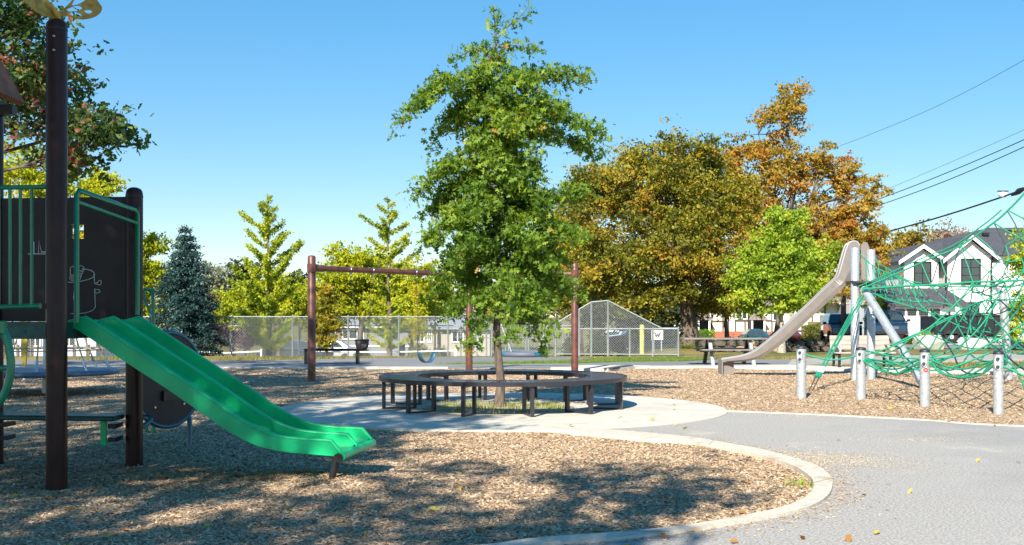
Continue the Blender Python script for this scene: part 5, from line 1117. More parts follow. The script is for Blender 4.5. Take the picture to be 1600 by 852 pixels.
# ================================================================== fences
M_fpost = mat("galvanised_fence_pipe", (.30, .335, .345), .5, .35, var=.12, vscale=12)
M_fwire = mat("galvanised_fence_wire", (.44, .48, .50), .5, .3)
M_fgreen = mat("green_fence_pipe", (.05, .11, .10), .5, .1)
def clip_seg(p, q, top_fn, z0f, x0, x1):
    pass
def mesh_wires(name, a, b, topf, botf, pitch, r, parent):
    """two families of slanting wires between plan points a and b; topf/botf give heights along the run"""
    a = Vector(a); b = Vector(b); L = (b - a).length; u = (b - a) / L; V = []; Fc = []
    nrm = Vector((-u.y, u.x, 0)); zmin = min(botf(0), botf(L), botf(L / 2)); zmax = max(topf(t) for t in np.linspace(0, L, 30)); H = zmax - zmin
    for sg in (1, -1):
        for t0 in np.arange(-H, L + H, pitch):
            # line x = t0 + sg*(z-zmin): keep the stretch inside the outline
            zs = np.linspace(zmin, zmax, 41); xs_ = t0 + sg * (zs - zmin) * 1.0
            ok = [(x, z) for x, z in zip(xs_, zs) if 0 <= x <= L and z <= topf(x) + .001 and z >= botf(x)]
            if len(ok) < 2: continue
            (xa, za), (xb, zb) = ok[0], ok[-1]
            for (x, z) in ((xa, za), (xb, zb)):
                c = a + u * x; o_ = .004 * sg
                for k in range(3):
                    an = 2.094 * k; V.append((c.x + nrm.x * (o_ + r * math.cos(an)) + u.x * r * math.sin(an), c.y + nrm.y * (o_ + r * math.cos(an)) + u.y * r * math.sin(an), z))
            n = len(V) - 6; Fc += [(n, n + 1, n + 4, n + 3), (n + 1, n + 2, n + 5, n + 4), (n + 2, n, n + 3, n + 5)]
    return link(name, arrmesh(name, V, Fc, M_fwire, origin=wloc(parent)), parent, kind="stuff")
def fence(label, run, posts, topz, pitch, r, pr_=.03, rails=(0,), pm=None, wire=True):
    """run: [(px, d), (px, d)]; posts: list of px"""
    (pa_, da_), (pb_, db_) = run; a = Vector((X(pa_, da_), da_, 0)); b = Vector((X(pb_, db_), db_, 0)); L = (b - a).length; u = (b - a) / L
    t = thing("chain_link_fence", label, "fence", (a.x, a.y, ghf(a.x, a.y))); pm = pm or M_fpost
    gf = lambda s: ghf(*(a + u * s).xy)
    ps = []
    for px in posts:
        p = on_line(a, b, px); s = (p - a).length; ps.append(s); mb = MB(); mb.lathe((p.x, p.y, 0), [(pr_, gf(s) - .1), (pr_, topz + .02), (pr_ * 1.2, topz + .03), (0, topz + .07)], 10); mb.obj("post", pm, t)
    for rz_ in rails: mb = MB(); mb.tube([a + Vector((0, 0, topz - rz_)), b + Vector((0, 0, topz - rz_))], pr_ * .62, 8); mb.obj("rail", pm, t)
    if wire: mesh_wires("chain_link_mesh", a, b, lambda s: topz - .01, lambda s: gf(min(max(s, 0), L)) + .03, pitch, r, t)
    return t
fence("long chain link fence on thin posts behind the swings, left half of the picture", [(-160, 40.5), (712, 40.5)], [-130, -40, 48, 135, 222, 290, 362, 457, 544, 623, 700], Z(495, 40.5), .10, .0042, .028)
fence("lower fence with white posts on the far side of the tennis court", [(300, 52.5), (905, 52.5)], [360, 413, 468, 520, 565, 610, 652, 680, 700, 720, 745, 768, 795, 822, 850, 880], Z(509, 52.5), .14, .0045, .034)
fence("chain link fence between the oak trunk and the backstop", [(712, 40.5), (868, 38.0)], [735, 760, 790, 826, 855, 868], Z(508, 39.5), .10, .004, .028, rails=(0, .45))
# backstop
bs_a, bs_b = Vector((X(868, 38), 38, 0)), Vector((X(1060, 37.6), 37.6, 0)); Lb = (bs_b - bs_a).length; ub = (bs_b - bs_a) / Lb
bk_ = thing("backstop_fence", "silver chain link backstop with a peaked top right of the oak", "fence", bs_a)
prof = [(868, 506), (924, 472), (950, 470), (1034, 513), (1060, 513)]
def s_px(px): return (on_line(bs_a, bs_b, px) - bs_a).length
pf = [(s_px(a), Z(b, 37.8)) for a, b in prof]; zt_ = lambda s: float(np.interp(s, [a for a, _ in pf], [b for _, b in pf]))
for px, top_ in ((868, 506), (905, 484), (924, 472), (950, 470), (984, 513), (1020, 513), (1060, 512)):
    p = on_line(bs_a, bs_b, px); zz = Z(top_, 37.8); mb = MB(); mb.lathe((p.x, p.y, 0), [(.034, -.1), (.034, zz), (.04, zz + .01), (0, zz + .03)], 10); mb.obj("post", M_fpost, bk_)
def bp_(s, z): p = bs_a + ub * s; return Vector((p.x, p.y, z))
for k in range(4): mb = MB(); mb.tube([bp_(*pf[k]), bp_(*pf[k + 1])], .022, 8); mb.obj("top_rail", M_fpost, bk_)
mb = MB(); mb.tube([bp_(0, Z(514, 37.8)), bp_(Lb, Z(514, 37.8))], .02, 8); mb.obj("middle_rail", M_fpost, bk_)
mb = MB(); mb.tube([bp_(0, .06), bp_(Lb, .06)], .016, 8); mb.obj("bottom_rail", M_fpost, bk_)
mesh_wires("chain_link_mesh", bs_a, bs_b, lambda s: zt_(s), lambda s: .04, .085, .0052, bk_)
# sign on the fence
M_signw = mat("white_board", (.78, .78, .76), .6)
sg = thing("letter_board", "white board with a black letter W seen behind the right end of the backstop", "sign", P(1027, 531, 44))
mb = MB(); a_, b_ = P(1018, 531, 44), P(1036, 516, 44); mb.bx(a_.x, b_.x, 44, 44.05, a_.z, b_.z); mb.obj("board", M_signw, sg)
mb = MB(); W_ = [(1023.2, 520), (1025.4, 527), (1027.3, 521.5), (1029.2, 527), (1031.4, 520)]
for k in range(4):
    p, q = P(*W_[k], 43.985), P(*W_[k + 1], 43.985); mb.prism([p + Vector((-.022, 0, 0)), p + Vector((.022, 0, 0)), q + Vector((.022, 0, 0)), q + Vector((-.022, 0, 0))], (0, .0, 0), (0, .01 + .001 * k, 0))
for x in (1023, 1031.6): p = P(x, 520, 43.98); mb.box(p, (.10, .012, .025))
mb.obj("letter", M_black, sg)
mb = MB(); mb.bx(P(1021, 0, 44).x, P(1022.5, 0, 44).x, 44.052, 44.08, -.6, b_.z); mb.bx(P(1033, 0, 44).x, P(1034.5, 0, 44).x, 44.052, 44.08, -.6, b_.z); mb.obj("leg", M_galv, sg)
# tennis nets
for a, b, lab in ((300, 408, "tennis net behind the blue spruce, white tape along its top"), (467, 712, "tennis net behind the swings, white tape along its top")):
    d = 47; pA, pB = Vector((X(a, d), d, 0)), Vector((X(b, d), d, 0)); zt = Z(549 + (1 if a < 400 else 0), d); g0 = ghf(pA.x, d)
    t = thing("tennis_net", lab, "net", (pA.x, d, g0), "tennis nets on the court beyond the fence")
    mb = MB(); m_ = (pA + pB) / 2; mb.tube([pA + Vector((0, 0, zt + .02)), m_ + Vector((0, 0, zt - .05)), pB + Vector((0, 0, zt + .02))], .035, 6); mb.obj("tape", M_signw, t)
    for p in (pA, pB): mb = MB(); mb.lathe((p.x, p.y, 0), [(.045, g0 - .1), (.045, zt + .1), (0, zt + .12)], 10); mb.obj("post", M_signw, t)
    mesh_wires("netting", pA + Vector((0, 0, 0)), pB, lambda s: zt - .03, lambda s: g0 + .03, .09, .004, t).data.materials[0] = M_black
# ================================================================== houses, cars and street
M_siding = mat("white_lap_siding", (.80, .81, .80), .6, var=.04, vscale=3)
M_siding2 = mat("grey_shingle_wall", (.30, .32, .35), .7, var=.15, vscale=14)
M_shingle = mat("dark_roof_shingle", (.065, .068, .08), .85, var=.4, vscale=11, bump=.6, bscale=30)
M_trimw = mat("white_trim", (.82, .82, .80), .5)
M_frame_b = mat("black_window_frame", (.015, .015, .018), .4)
M_glass = mat("window_glass", (.035, .05, .055), .06, spec=.8)
M_timber = mat("brown_timber", (.10, .075, .06), .7)
M_stucco = mat("cream_stucco", (.72, .67, .56), .8, var=.06, vscale=4)
M_brickr = mat("red_brick", (.36, .12, .07), .85, var=.25, vscale=30)
M_roofb = mat("brown_grey_roof", (.20, .17, .15), .85, var=.3, vscale=9)
M_roofg = mat("grey_roof_shingle", (.24, .26, .29), .85, var=.25, vscale=10)
def gable(mb, x0, x1, y0, y1, z, zr, t=.10, ov=.3):
    """roof with its ridge running away from the viewer"""
    xm = (x0 + x1) / 2; s = (zr - z) / (xm - x0); zl = z - ov * s
    mb.prism([(x0 - ov, y0 - ov, zl), (xm, y0 - ov, zr), (xm, y0 - ov, zr + t), (x0 - ov, y0 - ov, zl + t)], (0, 0, 0), (0, y1 - y0 + ov, 0))
    mb.prism([(x1 + ov, y0 - ov, zl), (xm + .002, y0 - ov, zr), (xm + .002, y0 - ov, zr + t), (x1 + ov, y0 - ov, zl + t)], (0, 0, 0), (0, y1 - y0 + ov, 0)); return mb
def window(parent, x0, x1, z0, z1, y, nx=2, nz=1, fm=None, fw=.07, gm=None, name="window"):
    fm = fm or M_frame_b; mb = MB(); 
    mb.bx(x0 - fw, x1 + fw, y - .05, y + .02, z0 - fw, z0); mb.bx(x0 - fw, x1 + fw, y - .05, y + .02, z1, z1 + fw); mb.bx(x0 - fw, x0, y - .05, y + .02, z0, z1); mb.bx(x1, x1 + fw, y - .05, y + .02, z0, z1)
    for k in range(1, nx): xx = x0 + (x1 - x0) * k / nx; mb.bx(xx - fw * .3, xx + fw * .3, y - .035, y - .001, z0, z1)
    for k in range(1, nz): zz = z0 + (z1 - z0) * k / nz; mb.bx(x0, x1, y - .030, y - .002, zz - fw * .25, zz + fw * .25)
    f = mb.obj(name, fm, parent); g = MB(); g.bx(x0, x1, y - .018, y - .004, z0, z1); g.obj("pane", gm or M_glass, f); return f
def box_part(name, m, parent, x0, x1, y0, y1, z0, z1, bevel=0):
    mb = MB(); mb.bx(x0, x1, y0, y1, z0, z1); return mb.obj(name, m, parent, bevel=bevel)
# ---- white modern house
hw = thing("white_house", "white two storey house with two dark roofed front gables behind the rope net", "house", (X(1480, 62), 62, 0))
d0 = 65.0; zx = lambda px, d=65.0: X(px, d)
box_part("wall", M_siding, hw, zx(1408), zx(1640), 65, 75, -.1, Z(400, 65))
mb = MB(); xa, xb, za, zr = zx(1403), zx(1650), Z(400, 65) - .001, Z(356, 70); ya, yb = 64.4, 75.6; rx0, rx1 = zx(1545, 70), zx(1625, 70)
V = [(xa, ya, za), (xb, ya, za), (xb, yb, za), (xa, yb, za), (rx0, 70, zr), (rx1, 70, zr), (xa, ya, za + .12), (xb, ya, za + .12), (xb, yb, za + .12), (xa, yb, za + .12)]
mb.add(V, [(0, 3, 2, 1), (0, 1, 7, 6), (1, 2, 8, 7), (2, 3, 9, 8), (3, 0, 6, 9), (6, 7, 5, 4), (8, 9, 4, 5), (7, 8, 5), (9, 6, 4)]); mroof = mb.obj("roof", M_shingle, hw)
for px, py, d in ((1540, 366, 68), (1500, 380, 67), (1580, 362, 69)): 
    m2 = MB(); m2.box(P(px, py, d), (.35, .3, .18)); m2.obj("vent", M_frame_b, mroof)
def lap(name, x0, x1, y, z0, z1, parent, tilt=.018, h=.19, m=None, topf=None):
    """lap siding boards, one strip above the other"""
    mb = MB(); z = z0
    while z < z1 - .02:
        zt_ = min(z + h, z1); a, b = x0, x1
        if topf: a, b = topf(zt_)
        if b - a > .05: mb.add([(a, y - tilt, z), (b, y - tilt, z), (b, y - .003, zt_), (a, y - .003, zt_), (a, y, z), (b, y, z)], [(0, 1, 2, 3), (0, 4, 5, 1)])
        z += h
    return mb.obj(name, m or M_siding, parent, kind="stuff")
def bay(px0, px1, d, base_z, eave_py, ridge_py, parent):
    x0, x1, ze, zr = X(px0, d), X(px1, d), Z(eave_py, d), Z(ridge_py, d) - .12; xm = (x0 + x1) / 2
    mb = MB(); mb.prism([(x0, d, base_z), (x1, d, base_z), (x1, d, ze), (xm, d, zr - .05), (x0, d, ze)], (0, 0, 0), (0, 3.0, 0)); w_ = mb.obj("wall", M_siding, parent)
    lap("lap_boards", x0, x1, d - .002, base_z, zr - .2, w_, topf=lambda z: (x0, x1) if z < ze else (x0 + (z - ze) / (zr - ze) * (xm - x0), x1 - (z - ze) / (zr - ze) * (x1 - xm)))
    s = (zr + .12 - ze) / (xm - x0); r = gable(MB(), x0, x1, d, d + 5, ze + .02, zr + .06, .10, .42).obj("gable_roof", M_shingle, parent)
    ov = .42; zl = ze + .02 - ov * (zr + .04 - ze) / (xm - x0); yb_ = d - ov - .03
    for sg, xe in ((1, x0 - ov), (-1, x1 + ov)):
        m2 = MB(); m2.prism([(xe, yb_, zl - .12), (xm, yb_, zr - .05), (xm, yb_, zr + .17), (xe, yb_, zl + .10)], (0, 0, 0), (0, .028 + .001 * sg, 0)); m2.obj("bargeboard", M_trimw, r)
    box_part("trim_band", M_trimw, parent, x0, x1, d - .04, d - .021, ze - .05, ze + .04)
    return x0, x1
bay(1412, 1466, 63.6, Z(452, 63.6), 404, 384, hw)
bay(1481, 1549, 63.2, -.1, 400, 370, hw)
box_part("shingle_panel", M_siding2, hw, zx(1408, 63.9), X(1426, 63.9) - .6, 63.5, 63.9, Z(452, 63.9), Z(412, 63.9))
box_part("shingle_panel", M_siding2, hw, X(1466, 64.9), X(1480, 64.9), 64.9, 64.98, Z(450, 64.9), Z(402, 64.9))
window(hw, X(1429, 63.6), X(1453, 63.6), Z(443, 63.6), Z(411, 63.6), 63.57, 2, 2)
window(hw, X(1503, 63.2), X(1530, 63.2), Z(443, 63.2), Z(406, 63.2), 63.17, 2, 3)
window(hw, X(1504, 63.2), X(1528, 63.2), Z(492, 63.2), Z(474, 63.2), 63.17, 4, 2)
window(hw, X(1578, 65), X(1595, 65), Z(500, 65), Z(472, 65), 64.97, 2, 2)
lap("lap_boards", X(1550, 65), X(1640, 65), 64.998, -.05, Z(401, 65) - .1, hw)
for px in (1550.5, 1480): mb = MB(); mb.tube([P(px, 401, 63.1), P(px - 1.5, 410, 63.1), P(px - 2, 470, 63.1), P(px, 476, 63.1), (X(px, 63.1), 63.1, .1)], .05, 6); mb.obj("downpipe", M_frame_b, hw)
# garage
gx0, gx1, gd = X(1391, 60.5), X(1493, 60.5), 60.5
box_part("garage_wall", M_siding, hw, gx0, gx1, gd, 65, -.1, Z(478, gd))
mb = MB(); mb.prism([(gx0 - .3, gd - .4, Z(478, gd) - .05), (gx0 - .3, 64.2, Z(449, 64)), (gx0 - .3, 64.2, Z(449, 64) + .1), (gx0 - .3, gd - .4, Z(478, gd) + .1)], (0, 0, 0), (gx1 - gx0 + .9, 0, 0)); mb.obj("lower_roof", M_shingle, hw)
gdr = box_part("garage_door", M_trimw, hw, X(1397, gd), X(1471, gd), gd - .06, gd - .002, -.02, Z(480, gd))
for k in range(4):
    a = 1399.5 + 18.2 * k; window(gdr, X(a, gd), X(a + 12.5, gd), Z(492, gd), Z(484.5, gd), gd - .065, 4, 2, fw=.03)
for k in range(1, 4): z = -.02 + (Z(494, gd) + .02) * k / 3.2; box_part("door_groove", mat("door_seam", (.45, .45, .45), .7), gdr, X(1397, gd) + .02, X(1471, gd) - .02, gd - .068, gd - .062, z, z + .025)
box_part("lamp", M_frame_b, hw, X(1394, gd), X(1395.6, gd), gd - .12, gd - .003, Z(494, gd), Z(488, gd))
box_part("lamp", M_frame_b, hw, X(1482, gd), X(1484, gd), gd - .12, gd - .003, Z(494, gd), Z(488, gd))
# ---- half timbered house
D = 95.0; q = lambda px: X(px, D); zq = lambda py: Z(py, D)
ht = thing("half_timbered_house", "cream house with brown half timbering above red brick, behind the picnic table", "house", (q(1180), D, -1.3))
box_part("wall", M_stucco, ht, q(1064), q(1245), D, D + 9, zq(521), zq(474)); box_part("brick_wall", M_brickr, ht, q(1064), q(1247), D - .15, D + 9, -1.5, zq(518))
box_part("wall", M_stucco, ht, q(1232), q(1300), D - 2, D + 8, -1.5, zq(474)); box_part("grey_wall", mat("taupe_wall", (.25, .24, .23), .8), ht, q(1298), q(1372), D - 3, D + 6, zq(497), zq(476)); box_part("wall", M_stucco, ht, q(1299), q(1366), D - 2.9, D + 6, -1.5, zq(497))
mb = MB(); mb.prism([(q(1056), D - .9, zq(478)), (q(1056), D + 5, zq(455)), (q(1056), D + 10, zq(478)), (q(1056), D + 10, zq(478) + .2), (q(1056), D + 5, zq(455) + .2), (q(1056), D - .9, zq(478) + .25)], (0, 0, 0), (q(1250) - q(1056), 0, 0)); mb.obj("roof", M_roofb, ht)
mb = MB(); mb.prism([(q(1240), D - 3.2, zq(474)), (q(1240), D + 4, zq(462)), (q(1240), D + 4, zq(462) + .2), (q(1240), D - 3.2, zq(474) + .3)], (0, 0, 0), (q(1380) - q(1240), 0, 0)); mb.obj("roof", M_roofb, ht)
for px in (1070, 1092, 1112, 1129.5, 1138, 1149, 1164, 1190, 1206, 1222): box_part("timber", M_timber, ht, q(px) - .06, q(px) + .06, D - .06, D - .001, zq(520), zq(477))
for py, a, b in ((502, 1066, 1085), (502, 1110, 1130), (501, 1149, 1206), (519, 1066, 1230), (478, 1066, 1230)): box_part("timber", M_timber, ht, q(a), q(b), D - .08, D - .062, zq(py) - .06, zq(py) + .06)
for px in (1253, 1269, 1289): box_part("timber", M_timber, ht, X(px, D - 2) - .06, X(px, D - 2) + .06, D - 2.06, D - 2.001, -1.2, zq(477))
box_part("timber", M_timber, ht, X(1240, D - 2), X(1298, D - 2), D - 2.08, D - 2.062, Z(517, D - 2) - .06, Z(517, D - 2) + .06)
for a, b, c, e in ((1150, 1158, 498, 480), (1160, 1166, 498, 480), (1061.5 + 5, 1072 + 2, 500, 483), (1208, 1220, 500, 482)): window(ht, q(a), q(b), zq(c), zq(e), D - .09, 1, 1, M_trimw, .08)
for a in (1117, 1121): window(ht, q(a + 13.5), q(a + 15.5), zq(509), zq(503), D - .09, 1, 1, M_timber, .05)
for a, b in ((1085, 1108), (1168, 1193)):
    box_part("porch", mat("dark_porch", (.03, .026, .025), .8), ht, q(a), q(b), D - .10, D - .003, zq(520), zq(490)); mb = MB(); mb.prism([(q(a - 2), D - 1.2, zq(500)), (q(b + 2), D - 1.2, zq(500)), (q((a + b) / 2 + 3), D - .1, zq(486)), (q((a + b) / 2 - 3), D - .1, zq(486))], (0, 0, 0), (0, .05, .08)); mb.obj("porch_roof", M_roofb, ht)
    for c in (a + 3, b - 3): box_part("porch_post", M_trimw, ht, q(c) - .07, q(c) + .07, D - 1.1, D - 1.0, -1.3, zq(500))
# small tan garage and hedge
tg_ = thing("tan_shed", "small tan shed with a brown roof left of the blue car", "shed", (X(1310, 80), 80, -1.3)); box_part("wall", mat("tan_wall", (.50, .33, .16), .8), tg_, X(1285, 80), X(1345, 80), 80, 84, -1.4, Z(503, 80))
mb = MB(); mb.prism([(X(1279, 80), 79.5, Z(504, 80)), (X(1350, 80), 79.5, Z(504, 80)), (X(1335, 80), 82, Z(495, 80)), (X(1294, 80), 82, Z(495, 80))], (0, 0, 0), (0, .2, .12)); mb.obj("roof", M_roofb, tg_)
def hedge(name, label, x0, x1, y0, y1, z0, z1, n, pal, ls, rnd_=.0, cat="hedge"):
    c = Vector(((x0 + x1) / 2, y0, z0)); t = thing(name, label, cat, c)
    mb = MB(); mb.bx(x0 + .12, x1 - .12, y0 + .12, y1 - .12, z0 - .1, z1 - .14); mb.obj("twig_core", M_bark_dark, t)
    f = rng.integers(0, 4, n); u, v = rng.random(n), rng.random(n)
    x = np.where(f == 2, x0, np.where(f == 3, x1, x0 + (x1 - x0) * u)); y = np.where(f == 0, y0, y0 + (y1 - y0) * np.where(f == 1, v, u)); z = np.where(f == 1, z1, z0 + (z1 - z0) * v)
    p = np.stack([x, y, z], -1) + rng.normal(0, .06, (n, 3)) + np.stack([np.zeros(n), np.zeros(n), .07 * np.sin(x * 3.1) * (f == 1)], -1)
    link("foliage", leaf_mesh(p, ls, pal, c, rng.random(n)), t, kind="stuff"); return t
hedge("clipped_hedge", "square clipped yellow green hedge left of the tan shed", X(1266, 74), X(1302, 74), 74, 76, -1.2, Z(510, 74), 7000, 'hedge', .10)
hedge("bright_bush", "bright green clipped bush behind the left end of the picnic table", X(1085, 70), X(1107, 70), 70, 71, -.9, Z(518, 70), 2600, 'bright', .10, cat="bush")
hedge("yellow_bush", "small yellow green bush right of the bright green one", X(1107, 70.5), X(1116, 70.5), 70.5, 71.2, -.9, Z(520, 70.5), 1200, 'lime', .10, cat="bush")
def shrub(name, label, px, d, wpx, toppy, pal, n=1500, ls=.1, cat="bush"):
    x, y, z = gb(px, d); zt = Z(toppy, d); rx = wpx * d / F / 2; c = (x, y, z); t = thing(name, label, cat, c); mb = MB()
    for k in range(9): a = k * .7; mb.tube([(x, y, z - .05), (x + rx * .4 * math.cos(a), y + rx * .4 * math.sin(a), z + (zt - z) * .5), (x + rx * .8 * math.cos(a), y + rx * .8 * math.sin(a), z + (zt - z) * rnd.uniform(.6, .95))], [.02, .012, .004], 4)
    mb.obj("stems", M_bark, t); dr = rng.normal(size=(n, 3)); dr /= np.linalg.norm(dr, axis=1)[:, None]; dr *= rng.random(n)[:, None] ** .4; dr[:, 2] = np.abs(dr[:, 2])
    p = np.array([x, y, z]) + dr * [rx, rx, zt - z] + rng.normal(0, .05, (n, 3)); link("foliage", leaf_mesh(p, ls, pal, c, rng.random(n)), t, kind="stuff"); return t
shrub("yellow_bush", "yellow green bush in front of the white garage door", 1447, 54, 26, 518, 'lime', 2600, .10)
shrub("low_bush", "small dark green bush beside the pale red bin", 1424, 54, 16, 527, 'hedge', 900, .09)
shrub("garden_bush", "round green bush behind the tennis court, left of the blue barrel", 566, 72, 30, 540, 'hedge', 1800, .16)
shrub("garden_bush", "leafy green garden bush behind the court, right of the blue barrel", 655, 72, 44, 536, 'hedge', 2400, .16)
shrub("climbing_bush", "dark green leafy mass inside the backstop", 935, 46, 40, 514, 'dark', 3600, .11)
shrub("climbing_bush", "second dark green leafy mass behind the backstop, more to the left", 893, 45, 34, 518, 'dark', 3000, .11)
shrub("flower_bush", "flowering pale bush far behind the belt swing", 690, 74, 36, 540, 'grey', 1800, .15)
shrub("ground_ivy", "low ivy at the foot of the huge olive tree", 1085, 46.3, 46, 541, 'hedge', 1800, .10)
# ---- grey bungalow and neighbours on the left
D = 85; q = lambda px: X(px, D); zq = lambda py: Z(py, D); g0 = -1.85
bu = thing("grey_bungalow", "low grey bungalow with white window frames seen between the swings", "house", (q(590), D, g0))
box_part("wall", mat("grey_siding", (.19, .205, .225), .7, var=.05), bu, q(524), q(638), D, D + 8, g0 - .1, zq(512)); box_part("trim_band", M_trimw, bu, q(522), q(640), D - .06, D - .002, zq(542), zq(540)); box_part("gutter", M_trimw, bu, q(520), q(642), D - .5, D - .4, zq(512.5), zq(510.8))
mb = MB(); mb.prism([(q(519), D - .5, zq(512)), (q(642), D - .5, zq(512)), (q(618), D + 4, zq(486)), (q(542), D + 4, zq(486))], (0, 0, 0), (0, .2, .1)); mb.obj("roof", M_roofg, bu)
for a, b in ((536.5, 543), (546, 557.5), (560.5, 567)): window(bu, q(a), q(b), zq(529), zq(516.5), D - .05, 1, 1, M_trimw, .09)
box_part("corner_board", M_trimw, bu, q(523), q(525.5), D - .07, D - .003, g0, zq(512))
cr = thing("cream_house", "cream and grey house behind the court, right of the grey bungalow", "house", (q(690), D + 2, g0)); 
box_part("wall", mat("dull_cream_wall", (.36, .33, .28), .8), cr, q(644), q(765), D + 1, D + 8, g0 - .1, zq(515)); mb = MB(); mb.prism([(q(640), D + .5, zq(515)), (q(770), D + .5, zq(515)), (q(750), D + 5, zq(497)), (q(660), D + 5, zq(497))], (0, 0, 0), (0, .2, .1)); mb.obj("roof", M_roofg, cr)
for a, b in ((650, 660), (668, 672), (706, 722), (735, 745)): window(cr, q(a), q(b), zq(534), zq(519), D + .95, 2, 1, M_trimw, .09)
box_part("door", M_frame_b, cr, q(682), q(687), D + .9, D + .99, g0, zq(520))
wh = thing("pale_house", "pale grey house seen under the play tower deck", "house", (X(20, 70), 70, -1.8)); box_part("wall", mat("pale_blue_wall", (.46, .50, .58), .7), wh, X(-90, 70), X(150, 70), 70, 77, -1.9, Z(506, 70)); mb = MB(); mb.prism([(X(-100, 70), 69.5, Z(506, 70)), (X(160, 70), 69.5, Z(506, 70)), (X(120, 70), 73, Z(482, 70)), (X(-70, 70), 73, Z(482, 70))], (0, 0, 0), (0, .2, .1)); mb.obj("roof", M_roofg, wh)
for a, b in ((8, 24), (50, 62), (100, 118)): window(wh, X(a, 70), X(b, 70), Z(540, 70), Z(518, 70), 69.95, 2, 1, M_trimw, .09)
# railing fence between them and the park
rf = thing("rail_fence", "dark post and rail fence under the play tower deck", "fence", (X(-40, 43), 43, ghf(X(-40, 43), 43)))
for k in range(16): px = -60 + k * 22; mb = MB(); mb.box((X(px, 43), 43, -.45), (.09, .09, 1.4)); mb.obj("post", M_timber, rf)
for z in (.13, -.25, -.6): mb = MB(); mb.bx(X(-62, 43), X(272, 43), 42.94, 42.97, z - .05, z + .05); mb.obj("rail", M_timber, rf)

